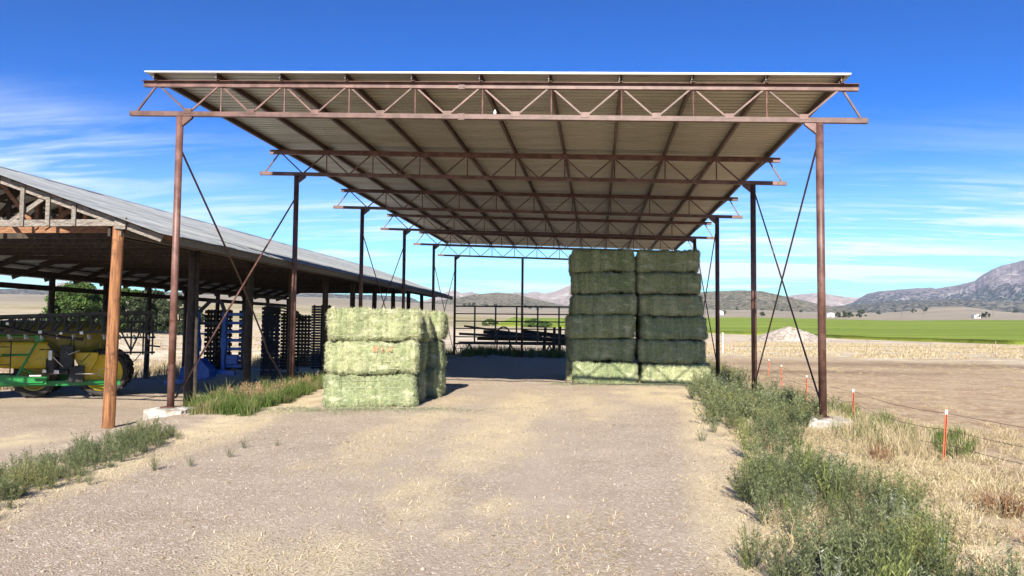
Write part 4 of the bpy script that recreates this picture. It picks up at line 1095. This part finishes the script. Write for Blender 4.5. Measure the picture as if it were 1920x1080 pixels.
stuff(scatter('pale_weeds', [plant_arrays(270+i, .46, .20, 13, 26, .040, .0050, upright=.5) for i in range(4)], Pn[rp[:len(Pn)//6]]+.06, MAT['silver'], 309, .5, 1.15, zoff=-.03))
stuff(scatter('bright_weeds', [plant_arrays(280+i, .58, .22, 15, 30, .060, .0032, upright=1.5) for i in range(4)], Pn[rp[len(Pn)//6:len(Pn)//3]]-.05, MAT['bright_weed'], 310, .5, 1.15, zoff=-.03))
stuff(scatter('brown_weeds', [plant_arrays(290+i, .40, .22, 12, 14, .035, .0030, upright=.9) for i in range(3)], Pn[rp[len(Pn)//3:len(Pn)//3+len(Pn)//8]]+.04, MAT['seed'], 313, .5, 1.2, zoff=-.03))
stuff(scatter('weed_strip', KO_far, P[P[:,1] >= 15], MAT['kochia'], 304, .75, 1.35, zoff=-.04))
P, d = sample(900, 2.5, 8.5, 22, 50, weed_r, 305)
stuff(scatter('weed_strip', KO_far, P, MAT['kochia'], 306, .9, 1.5))
P, d = sample(1500, 1.2, 6.0, 4.6, 16, lambda x,y: sstep(1.2+.118*(y-6), 1.7+.118*(y-6), x)*sstep(4.2+.118*(y-6), 3.2+.118*(y-6), x)*.8, 307)
stuff(scatter('dry_undergrowth', [plant_arrays(250+i, .26, .22, 12, 8, .05, .0030) for i in range(4)], P, MAT['grass_dry'], 308, .5, 1.1))
# left-hand strip beside the shed track
def weed_l(x, y):
    c = np.interp(y, [4,7.8,10,12.8,14.4,16], [-5.7,-6.55,-6.9,-7.45,-7.7,-8.0]) - .12
    w_ = np.interp(y, [4,8,12.5,14,15.5], [.70,.55,.38,.20,.10])
    return sstep(w_+.18, w_-.15, np.abs(x-c))*sstep(.25,.42,fbm(x*1.0, y*.7, 81, 3))*sstep(13.3,12.2,y)
P, d = sample(1500, -9, -5, 4.5, 16, weed_l, 311)
stuff(scatter('weed_strip', KO, P, MAT['kochia'], 312, .38, .85, zoff=-.04))
GR = [blade_arrays(400+i, .34, .15, 46, .0055) for i in range(5)]
GRt = [blade_arrays(420+i, .55, .16, 34, .0065, .4) for i in range(4)]
def grass_l(x, y):
    c = np.interp(y, [13,16,20,23,30,48], [-8.0,-8.45,-8.75,-8.9,-9.1,-9.2]); w_ = np.interp(y, [13,15,19,22,48], [.5,.95,.8,.5,.45])
    d = sstep(w_+.25, w_-.2, np.abs(x-c))
    return d*(1-((x > -9.95) & (y < 16.4) & (x < -8.6)))*(1-((y < 15.3) & (x > -9.9)))
P, d = sample(1700, -10.4, -7, 13, 24, grass_l, 321)
stuff(scatter('green_grass', GR, P, MAT['grass_green'], 322, .7, 1.25))
P, d = sample(420, -10.9, -8.6, 16.5, 48, lambda x,y: grass_l(x+.5,y)*.9, 323)
stuff(scatter('tall_grass', GRt, P, MAT['grass_green'], 324, .7, 1.3))
SEED = [plant_arrays(440+i, .42, .12, 7, 12, .035, .010, upright=1.2) for i in range(3)]
P, d = sample(420, -10.2, -8.0, 17, 24, lambda x,y: grass_l(x+.35,y), 325)
stuff(scatter('seed_heads', SEED, P, MAT['seed'], 326, .8, 1.3))
# grass under the shed edge and around the back
P, d = sample(900, -22, 6, 48.5, 58, lambda x,y: sstep(.40,.55,fbm(x*.5,y*.6,91,3))*.9, 327)
stuff(scatter('rank_grass', GRt, P, MAT['grass_green'], 328, .9, 1.7))
P, d = sample(500, -24, -20.6, 20, 52, lambda x,y: .7+0*x, 329)
stuff(scatter('rank_grass', GRt, P, MAT['grass_dry'], 330, .8, 1.5))
# bleached grass on the bank beyond the weeds
DG = [blade_arrays(460+i, .13, .19, 40, .0036, 1.3) for i in range(5)]
DGt = [blade_arrays(480+i, .50, .13, 40, .0040, .5) for i in range(3)]
def dry_r(x, y):
    left = 1.3 + .13*(y-6)
    return sstep(left, left+.8, x)*sstep(left+6.6, left+3.2, x)*(.25+.75*sstep(.38,.58,fbm(x*.8,y*.8,95,3)))
P, d = sample(2300, 2, 9, 4.8, 17, dry_r, 341)
stuff(scatter('dry_grass', DG, P, MAT['grass_dry'], 342, .6, 1.25))
P, d = sample(230, 4.2, 6.4, 12.6, 17.5, lambda x,y: np.exp(-((x-5.05)/.55)**2), 343)
stuff(scatter('tall_dry_grass', DGt, P, MAT['grass_dry'], 344, .5, .95))
P, d = sample(300, 4.3, 7.4, 12.8, 20, lambda x,y: .75*np.exp(-((x-5.5)/.75)**2), 345)
stuff(scatter('fence_grass', GRt, P, MAT['grass_green'], 346, .4, .8))
P, d = sample(5200, 5, 40, 14, 60, lambda x,y: .15+.75*sstep(.42,.60,fbm(x*.35,y*.35,97,4)), 347)
stuff(scatter('stubble', DG, P, MAT['grass_dry'], 348, .3, .85))
P, d = sample(5200, -2, 75, 58, 118, lambda x,y: (.25+.75*sstep(.40,.6,fbm(x*.12,y*.2,99,3)))*((x > 8) | (y > 66)), 349)
DGf = [blade_arrays(490+i, .17, .55, 22, .018, .9) for i in range(3)]
stuff(scatter('bleached_grass', DGf, P, MAT['grass_dry'], 350, .8, 1.5))
P, d = sample(1600, -70, -22, 30, 110, lambda x,y: .5+0*x, 351)
stuff(scatter('bleached_grass', DGf, P, MAT['grass_dry'], 352, .8, 1.5))
# single plants that stand apart
def lone(name, arr, x, y, mat, label, cat, group=None, s=1.0):
    V, F, T = arr; o = link(name, np_mesh(name, V*s, F, {'tint': T}), mat); o.location = (x, y, gz(x,y)-.02); o.rotation_euler = (0,0,random.uniform(0,6))
    return tag(o, label, cat, group)
for i, (x, y, s) in enumerate(((-5.72,9.35,.55),(-5.45,9.75,.38),(-5.28,10.5,.42),(-5.45,11.3,.40),(-5.05,11.6,.30),(-5.95,8.4,.45))):
    lone('small_weed', KO[i % 7], x, y, MAT['kochia'], ['largest of the small weeds on the straw beside the driveway','tiny weed next to the largest of the small straw-edge weeds','small weed midway along the straw edge of the driveway','short weed on the straw edge below the white footing','tiniest pale weed on the straw edge toward the hay stack','small weed at the foot of the long green weed strip'][i], 'weed', 'small weeds on the straw edge', s)
lone('dead_tuft', blade_arrays(601, .30, .22, 160, .005, .8), 4.30, 8.75, MAT['brown_tuft'], 'rusty brown tuft of dead stems in bleached grass', 'dead plant')
lone('dead_tuft', blade_arrays(602, .42, .16, 90, .005, .5), 4.20, 11.9, MAT['brown_tuft'], 'brown stemmed dead plant beside the leaning orange post', 'dead plant')
for i, (x, y) in enumerate(((3.9,7.4),(4.75,7.9),(4.35,7.0),(5.2,9.3))):
    lone('dry_weed', plant_arrays(620+i, .30, .28, 16, 8, .05, .004), x, y, MAT['seed'], 'dry grey brown weed standing in bleached grass', 'weed', 'dry weeds in the bleached grass', .9)

# loose straw and pebbles on the driveway
r = np.random.default_rng(901); ns = 110000
sx, sy = r.uniform(-7.2, 4.6, ns), 4.2 + 22*r.random(ns)**1.7
prob = .07 + .9*np.maximum.reduce([np.exp(-((sx-(1.5+.085*(sy-8)))/.55)**2), np.exp(-((sx+6.1+.1*(sy-8))/.5)**2), sstep(.5,.66,fbm(sx*.55,sy*.3,31,4))*(sx > -5)*(sx < .3), np.exp(-(((sx+1.02)/.3)**2+((sy-8.15)/.55)**2))] + [.8*np.exp(-((sx-(-2.45+.10*(sy-5.9)))/.7)**2)*sstep(.38,.6,fbm(sx*1.3,sy*.35,37,4))] + [.9*np.exp(-(((sx-b_[0])/b_[2])**2+((sy-b_[1])/b_[3])**2)) for b_ in STRAW_BLOBS])
k = r.random(ns) < prob; sx, sy = sx[k], sy[k]; ns = len(sx)
a = r.uniform(0, math.pi, ns); L_ = r.uniform(.010,.038,ns); w_ = r.uniform(.0014,.0030,ns); zz = hfun(sx, sy)+.006+.012*r.random(ns)
dx, dy = np.cos(a)*L_, np.sin(a)*L_; px, py = -np.sin(a)*w_, np.cos(a)*w_; tz = r.normal(0,.010,ns)
V = np.stack([np.stack([sx-dx-px,sy-dy-py,zz-tz],1), np.stack([sx-dx+px,sy-dy+py,zz-tz],1), np.stack([sx+dx+px,sy+dy+py,zz+tz],1), np.stack([sx+dx-px,sy+dy-py,zz+tz],1)],1).reshape(-1,3)
stuff(link('loose_straw', np_mesh('loose_straw', V, np.arange(len(V)).reshape(-1,4), {'tint': np.repeat(r.random(ns),4)}), MAT['straw']))
nh = 9000
hx_ = np.concatenate([r.normal(-5.5,1.5,nh//2), r.uniform(-1.6,4.2,nh//2)]); hy_ = np.concatenate([17.25-np.abs(r.normal(0,.55,nh//2))+.27*(hx_[:nh//2]+5.5), 26.75-np.abs(r.normal(0,.5,nh//2))])
a = r.uniform(0,math.pi,nh); L_ = r.uniform(.015,.055,nh); w_ = r.uniform(.002,.0045,nh); zz = hfun(hx_,hy_)+.006+.02*r.random(nh); tz = r.normal(0,.012,nh)
dx, dy = np.cos(a)*L_, np.sin(a)*L_; px, py = -np.sin(a)*w_, np.cos(a)*w_
V = np.stack([np.stack([hx_-dx-px,hy_-dy-py,zz-tz],1), np.stack([hx_-dx+px,hy_-dy+py,zz-tz],1), np.stack([hx_+dx+px,hy_+dy+py,zz+tz],1), np.stack([hx_+dx-px,hy_+dy-py,zz+tz],1)],1).reshape(-1,3)
stuff(link('hay_litter', np_mesh('hay_litter', V, np.arange(len(V)).reshape(-1,4), {'tint': np.repeat(r.random(nh),4), 'flake': np.full(nh*4,.5)}), MAT['hay']))
ns = 12000; sx, sy = r.uniform(-9, 4.5, ns), 4.0 + 16*r.random(ns)**2.0; rad = r.lognormal(-4.95, .45, ns).clip(.003,.028)
oct_ = np.array([[1,0,0],[-1,0,0],[0,1,0],[0,-1,0],[0,0,.75],[0,0,-.6]]); of = np.array([[0,2,4],[2,1,4],[1,3,4],[3,0,4],[2,0,5],[1,2,5],[3,1,5],[0,3,5]])
V = (oct_[None]*r.uniform(.7,1.3,(ns,6,1)) + r.normal(0,.14,(ns,6,3)))*rad[:,None,None]
V[:,:,0] += sx[:,None]; V[:,:,1] += sy[:,None]; V[:,:,2] += (hfun(sx,sy)+rad*.22)[:,None]
Fp = (of[None]+6*np.arange(ns)[:,None,None]).reshape(-1,3)
m, n, l, bs = new_mat('driveway_pebbles'); g = G(n, l); t = g.attr('tint')
c = g.mix(g.ramp(t,0,.6), (.17,.135,.105), (.42,.345,.28)); c = g.mix(g.ramp(t,.9,1), c, (.50,.43,.36)); l.new(c, bs.inputs['Base Color']); bs.inputs['Roughness'].default_value = .9
stuff(link('pebbles', np_mesh('pebbles', V.reshape(-1,3), Fp, {'tint': np.repeat(r.random(ns),6)}), m))

# ------------------------------------------------------------------ trees and shrubs
def make_tree(name, x, y, h, rx, label, cat, mat, seed, group=None, ncl=70, nleaf=90, leaf=.13, trunk=.10, low=.10):
    r = np.random.default_rng(seed); z0 = gz(x, y)
    t = thing(name, label, cat, (x, y, z0), group)
    tb = MB(); tb.tube([(x,y,z0-.2),(x+.05*h*.3,y,z0+h*.3),(x-.02*h,y+.02*h,z0+h*.62)], h*trunk*.32, 8, r2=h*.012)
    for k in range(6):
        a = k*1.05+seed; tb.tube([(x,y,z0+h*(.12+.06*k)),(x+math.cos(a)*rx*.4,y+math.sin(a)*rx*.4,z0+h*(.3+.07*k)),(x+math.cos(a)*rx*.75,y+math.sin(a)*rx*.75,z0+h*(.38+.08*k))], h*.018, 6, r2=.01)
    tb.build('trunk', MAT['bark'], t, smooth=True)
    u = r.uniform(0,2*math.pi,ncl); cz = r.uniform(low,.95,ncl); prof = np.sin(np.clip((cz+.12)/1.1,0,1)*math.pi)**.55
    rad = rx*prof*np.sqrt(r.uniform(.25,1,ncl))*r.uniform(.75,1.15,ncl)
    C = np.stack([np.cos(u)*rad, np.sin(u)*rad, cz*h],1); cs = r.uniform(.13,.24,ncl)*rx
    N_ = ncl*nleaf; ci = np.repeat(np.arange(ncl), nleaf); d = r.normal(0,1,(N_,3)); d /= np.linalg.norm(d,axis=1,keepdims=True)
    p = C[ci] + d*(cs[ci]*r.uniform(.3,1.1,N_)**.6)[:,None]*np.array([1.15,1.15,.8]); p[:,2] = np.maximum(p[:,2], .05)
    e1 = r.normal(0,1,(N_,3)); e1 /= np.linalg.norm(e1,axis=1,keepdims=True); e2 = np.cross(e1, d+r.normal(0,.6,(N_,3))); e2 /= np.linalg.norm(e2,axis=1,keepdims=True)+1e-6
    s = leaf*r.uniform(.6,1.3,(N_,1))
    V = np.stack([p-e1*s, p+e2*s*.55, p+e1*s, p-e2*s*.55],1).reshape(-1,3)
    tint = np.repeat(np.clip(.45+r.normal(0,.2,N_)+.4*(r.random(ncl)[ci]-.5),0,1),4)
    link('crown', np_mesh('crown', V, np.arange(len(V)).reshape(-1,4), {'tint': tint}), mat, t)
    return t
TG = 'trees beyond the shed'
make_tree('broadleaf_tree', -66.5, 90, 6.5, 3.5, 'wide bright green tree beyond the shed, seen over the sprayer tank', 'tree', MAT['foliage'], 11, TG, 130, 120, .20)
make_tree('broadleaf_tree', -62.5, 95, 5.9, 3.2, 'smaller green tree showing behind the orange corner post', 'tree', MAT['foliage'], 12, TG, 90, 110, .20)
make_tree('dark_juniper', -58.2, 93, 5.6, 3.0, 'dark grey green juniper beyond the shed and its boom rack', 'tree', MAT['juniper'], 13, TG, 100, 110, .18)
make_tree('dark_juniper', -53.6, 92, 5.2, 2.8, 'small dark juniper seen between the front column and shed posts', 'tree', MAT['juniper'], 14, TG, 80, 100, .18)
sg = 'shrubs on the slope beyond the shed'
rs_ = random.Random(21)
for i, (px, py, s) in enumerate(((-196,262,3.2),(-176,262,3.8),(-160,258,3.2),(-166,250,2.6),(-148,262,3.0),(-228,330,4.5),(-196,335,4.0))):
    make_tree('sage_shrub', px, py, s*.8, s*.62, 'dark rounded shrub on the pale slope beyond the shed', 'shrub', MAT['juniper'], 40+i, sg, 18, 26, .35, low=.2)
for i, (px, py, s) in enumerate(((-29.5,205,2.0),(-17.5,205,2.6),(-14.5,206,2.0))):
    make_tree('willow_shrub', px, py, 2.6*s/3, s, 'olive green shrub seen through the pipe fence' if i == 0 else 'broad olive green shrub by the far field' if i == 1 else 'narrower olive shrub touching the broad one by the far field', 'shrub', MAT['foliage'], 60+i, None if i == 0 else 'pair of shrubs by the far field', 40, 40, .22)
jg = 'junipers at the foot of the hills'
for i in range(26):
    az = random.Random(i*7+1).choice([random.Random(i).uniform(-11,-4), random.Random(i).uniform(8,28)]); D_ = random.Random(i+90).uniform(1180,1520)
    x, y = D_*math.sin(math.radians(az)), D_*math.cos(math.radians(az)); s = random.Random(i+50).uniform(3.5,6.5)
    make_tree('juniper_tree', x, y, s, s*.62, 'tiny dark juniper on the pale plain below the hills', 'tree', MAT['juniper'], 80+i, jg, 12, 14, 1.1, low=.15)

# ------------------------------------------------------------------ fences on the right
tg = 'orange fence posts along the weed strip'
TP = [(5.30,12.46,.80,.07,.0,'leaning orange steel post with white tip beside the dead brown plant'), (5.58,17.4,.76,.0,.0,'orange steel post with pale tip just behind the front footing'), (5.98,22.7,.72,.02,0,'orange steel post half hidden behind the second column brace'), (6.6,28.2,.75,-.02,0,'orange steel post in weeds behind the second column'), (7.3,33.6,.75,.02,0,'orange steel post far along the weed strip fence'), (8.0,39.6,.75,0,0,'orange steel post at the far end of the weed strip'), (4.95,7.0,.8,.03,0,'orange steel post close by in the bleached grass')]
tops = []
for (x,y,h,lx,ly,lab) in TP[:6]:
    z = gz(x,y); t = thing('fence_post', lab, 'fence post', (x,y,z), tg)
    b = MB(); p, q = Vector((x,y,z-.25)), Vector((x+lx,y+ly,z+h*.91)); b.bar(p,q,.040,.006); b.bar(p+Vector((0,-.018,0)),q+Vector((0,-.018,0)),.006,.034)
    for k in range(12):
        c = p.lerp(q,.3+.055*k); b.box(c.x-.012,c.x+.012,c.y+.003,c.y+.012,c.z-.008,c.z+.008)
    b.build('stake', MAT['orange'], t)
    b = MB(); q2 = q+(q-p).normalized()*h*.09; b.bar(q,q2,.041,.007); b.bar(q+Vector((0,-.018,0)),q2+Vector((0,-.018,0)),.007,.035); b.build('white_tip', MAT['white'], t)
    tops.append((Vector((x,y,z)), q2))
def wire_line(name, pts, sag, r_, label, n=10):
    out = []
    for i in range(len(pts)-1):
        a, b = Vector(pts[i]), Vector(pts[i+1])
        for k in range(n): 
            t = k/n; p = a.lerp(b,t); p.z -= 4*sag*t*(1-t); p.x += .012*math.sin(k*2.1+i); out.append(p)
    out.append(Vector(pts[-1]))
    return tag(MB().tube(out, r_, 5).build(name, MAT['wire'], smooth=True), label, 'wire', 'wires of the orange post fence')
for f_, sg_, lab in ((.93,.06,'top slack wire strung along the orange posts'),(.62,.10,'middle slack wire strung along the orange posts'),(.34,.12,'lowest slack wire along the orange posts, half in grass')):
    pts = [Vector((7.5,7.6,gz(7.5,7.6)+.7*f_+.05))] + [b.lerp(t,f_) for b,t in tops]
    wire_line('fence_wire', pts, sg_, .0042, lab)
fg = 'rusty steel posts of the far field fence'
FP = [(x_, y_) for x_, y_ in ((10.1,58.0),(15.4,59.5),(20.5,60.9),(25.5,61.6),(30.6,62.4),(36,63.2),(12.6,58.7))]
ftop = []
for i, (x,y) in enumerate(FP):
    z = gz(x,y); b = MB(); lx = [0,.2,.12,.05,.0,.1,.25][i]; b.bar((x,y,z-.3),(x+lx,y,z+1.3),.045,.03)
    tag(b.build('field_fence_post', MAT['tpost']), 'thin rusty fence post standing in bleached grass before the green field', 'fence post', fg)
    if i < 6: ftop.append(Vector((x+lx*.85,y,z+1.15)))
for dz, lab in ((0,'upper wire of the far field fence'),(-.4,'second wire down on the far field fence')):
    tag(MB().tube([p+Vector((0,0,dz)) for p in ftop], .006, 4).build('field_wire', MAT['wire']), lab, 'wire', 'wires of the far field fence')
gt = thing('pipe_gate', 'weathered white pipe gate standing behind the tall hay stack', 'gate', (9.6, 62, gz(9.6,62)))
zg = gz(9.6,62)
for x in (7.2,9.95): MB().tube([(x,62,zg-.2),(x,62,zg+(1.45 if x < 9 else 1.75))], .05 if x > 9 else .035, 8).build('gate_post', MAT['white'], gt)
for k in range(5): MB().tube([(7.2,62,zg+.35+k*.25),(9.85,62,zg+.30+k*.25)], .022, 6).build('rail', MAT['tpost'], gt)
# far pasture fence across the back of the green field
ffg = 'posts of the pasture fence behind the green field'
for i in range(34):
    x = 60 + i*8.2; y = 462 - i*.3
    tag(MB().bar((x,y,gz(x,y)-.3),(x,y,gz(x,y)+1.5),.16,.16).build('pasture_post', MAT['tpost']), 'distant thin post in the tan strip behind the green field', 'fence post', ffg)
# gravel heap by the field
r = np.random.default_rng(70); hx, hy, hr = 32.2, 132.0, 5.6
ring, spk = 16, 40; V = [(hx,hy,gz(hx,hy)+2.5)]; Fm = []
for i in range(1, ring+1):
    for k in range(spk):
        a = 2*math.pi*k/spk; q = i/ring; rr_ = hr*q*(1+.14*math.sin(2*a+1)+.08*math.sin(5*a)); x, y = hx+math.cos(a)*rr_*1.1, hy+math.sin(a)*rr_*.8
        V.append((x, y, gz(x,y) - .15*q + 2.45*max(0,1-q)**.9*(1+.2*math.sin(3*a)*q) + r.normal(0,.07)))
for k in range(spk): Fm.append((0, 1+k, 1+(k+1)%spk))
for i in range(ring-1):
    for k in range(spk):
        a0 = 1+i*spk+k; a1 = 1+i*spk+(k+1)%spk; Fm += [(a0, a0+spk, a1+spk), (a0, a1+spk, a1)]
tag(link('gravel_heap', np_mesh('gravel_heap', np.array(V), np.array(Fm)), simple('pale_gravel_heap', (.22,.185,.15), (.46,.41,.355), 1.6, .95, 0, 9, bump=.8, bdist=.2)), 'pale conical heap of gravel in front of the green field', 'gravel heap')

# ------------------------------------------------------------------ far buildings and poles
def shedlet(x, y, w_, d_, h, mat, label):
    z = gz(x,y); t = thing('farm_building', label, 'building', (x,y,z))
    MB().box(x-w_/2,x+w_/2,y-d_/2,y+d_/2,z-1,z+h).build('wall', mat, t)
    MB().prism([(x-w_/2-.4,y-d_/2-.4,z+h+.01),(x,y-d_/2-.4,z+h*1.45),(x+w_/2+.4,y-d_/2-.4,z+h+.01)], (0,d_+.8,0)).build('roof', MAT['galv'], t)
    MB().box(x-w_*.12,x+w_*.12,y-d_/2-.06,y-d_/2-.003,z,z+h*.7).build('door', MAT['tpost'], t)
def at(az, D_): return D_*math.sin(math.radians(az)), D_*math.cos(math.radians(az))
x,y = at(8.9,640); shedlet(x,y,6,5,2.4,MAT['white'],'tiny white farm building far off past the tall hay stack')
x,y = at(16.35,640); shedlet(x,y,5.5,5,2.6,MAT['white'],'small white shed beyond the green field beside a dark tree')
x,y = at(25.1,700); shedlet(x,y,5,5,2.2,MAT['white'],'tiny pale shed on the plain below the rocky mountain')
for i,(az,D_,s) in enumerate(((16.9,640,4),(17.3,640,4),(17.6,645,4.4),(18.35,640,6.5),(25.4,700,4),(25.65,700,4.5),(9.2,640,3.4),(11.9,620,3.0))):
    x,y = at(az,D_); make_tree('farmstead_tree', x, y, s, s*.62, 'dark rounded tree near the far farm buildings', 'tree', MAT['juniper'], 130+i, 'trees near the far farm buildings', 14, 20, .7, low=.12)
for i,(az,D_) in enumerate(((20.85,760),(22.1,980),(26.05,900))):
    x,y = at(az,D_); z = gz(x,y); t = thing('power_pole', 'slender wooden power pole on the plain', 'pole', (x,y,z), 'power poles on the plain')
    MB().tube([(x,y,z-1),(x,y,z+9.5)], .26, 6, r2=.2).build('mast', MAT['wood_grey'], t)
    MB().bar((x-1.2,y,z+8.8),(x+1.2,y,z+8.8),.2,.2).build('crossarm', MAT['wood_grey'], t)

# ------------------------------------------------------------------ salvage behind the barn
sgp = 'long pipes and timbers piled behind the barn'
def pole_(name, p, q, r_, label, mat='dark_pipe', sq=False):
    mb = MB(); (mb.bar(p,q,r_*2,r_*2) if sq else mb.tube([p,q], r_, 8))
    return tag(mb.build(name, MAT[mat]), label, 'pipe' if not sq else 'timber', sgp)
yb = 54.0; zb0 = gz(-5,54)
pole_('salvage_pipe', (-9.6,yb,2.02+zb0), (-4.0,yb+.5,1.30+zb0), .07, 'long dark pipe lying slanted with its high end raised')
pole_('salvage_pipe', (-9.9,yb-.3,1.46+zb0), (-2.0,yb-.3,1.12+zb0), .09, 'long dark pipe lying nearly level on the trestles')
pole_('salvage_timber', (-8.2,yb+.2,1.62+zb0), (-3.2,yb+.2,1.12+zb0), .13, 'thick dark timber laid over the pipes', 'wood_old', True)
pole_('salvage_timber', (-5.4,yb+.6,1.66+zb0), (-1.2,yb+.6,1.20+zb0), .16, 'thick dark timber leaning at the top of the pile', 'wood_old', True)
pole_('salvage_timber', (-8.6,yb-.1,1.12+zb0), (-.8,yb-.1,1.06+zb0), .11, 'long dark timber at the base of the pile', 'wood_old', True)
pole_('salvage_pipe', (-10,yb+.1,.80+zb0), (-.6,yb+.1,.88+zb0), .10, 'lowest long dark pipe of the pile')
for x in (-9.2,-6.2,-3.4,-1.2):
    t = thing('trestle', 'low dark trestle under the piled pipes', 'trestle', (x,yb,zb0), 'trestles under the piled pipes')
    for s in (-1,1): MB().bar((x+s*.45,yb+.3*s,zb0-.1),(x-s*.1,yb+.3*s,zb0+.78),.09,.09).build('leg', MAT['wood_old'], t)
    MB().bar((x,yb-.6,zb0+.74),(x,yb+.8,zb0+.74),.10,.10).build('beam', MAT['wood_old'], t)
hp = [(-6.62+.42*math.cos(math.pi*(1-k/12)), yb-.8, zb0+1.55+.42*math.sin(math.pi*k/12)) for k in range(13)]
tag(MB().tube([(-7.1,yb-.8,zb0-.05)]+hp+[(-6.15,yb-.8,zb0-.05)], .055, 8).build('pipe_hoop', MAT['dark_pipe'], smooth=True), 'arched dark pipe hoop standing up among the piled pipes', 'hoop')
for x, h, lx in ((-3.75,1.95,.12),(-3.05,2.0,.05),(-2.65,2.05,.05)):
    tag(MB().tube([(x,yb-1.0,zb0-.1),(x+lx*.5,yb-1.0,zb0+h*.5),(x+lx,yb-1.0,zb0+h)], .12, 9, r2=.10).build('wooden_post', MAT['wood_old']), 'rough upright wooden post beside the piled pipes', 'post', 'upright posts beside the pile')
for x in (-9.6,-7.6):
    t = thing('iron_wheel', 'old spoked iron wheel under the piled pipes', 'wheel', (x,yb-.9,zb0), 'old iron wheels under the pile'); R_ = .42
    MB().tube([(x+R_*math.cos(2*math.pi*k/24),yb-.9,zb0+R_+R_*math.sin(2*math.pi*k/24)) for k in range(25)], .03, 6, cap=False).build('rim', MAT['dark_pipe'], t)
    for k in range(6): MB().tube([(x,yb-.9,zb0+R_),(x+R_*math.cos(math.pi*k/3),yb-.9,zb0+R_+R_*math.sin(math.pi*k/3))], .014, 5).build('spoke', MAT['dark_pipe'], t)
    MB().tube([(x,yb-.98,zb0+R_),(x,yb-.82,zb0+R_)], .06, 8).build('hub', MAT['dark_pipe'], t)
# thin dark tube along the ground before the tall stack
hs_ = [(-.9+.27*k, 26.35+.12*math.sin(k*.5)-.25*math.exp(-((k-17)/3.)**2), 0) for k in range(20)]
tag(MB().tube([(x,y,gz(x,y)+.02) for x,y,_ in hs_], .018, 6).build('ground_tube', MAT['black_steel'], smooth=True), 'thin dark tube lying on the ground before the tall stack', 'hose')
# blue capped plastic bottle in the dry grass
bx, by = 2.95, 6.95; bz = gz(bx,by)
t = thing('plastic_bottle', 'crushed clear plastic bottle with blue cap lying beside the weeds', 'bottle', (bx,by,bz))
MB().lathe([(0,0),(.026,.004),(.028,.02),(.024,.04),(.028,.065),(.026,.085),(.012,.10),(.012,.11)], (bx,by,bz+.11), (-.15,-.1,-.4), 14).build('body', MAT['clearplastic'], t, smooth=True)
MB().box(bx-.024,bx+.024,by-.02,by+.02,bz+.115,bz+.145).build('cap', MAT['blue_scrap'], t, bevel=.012)
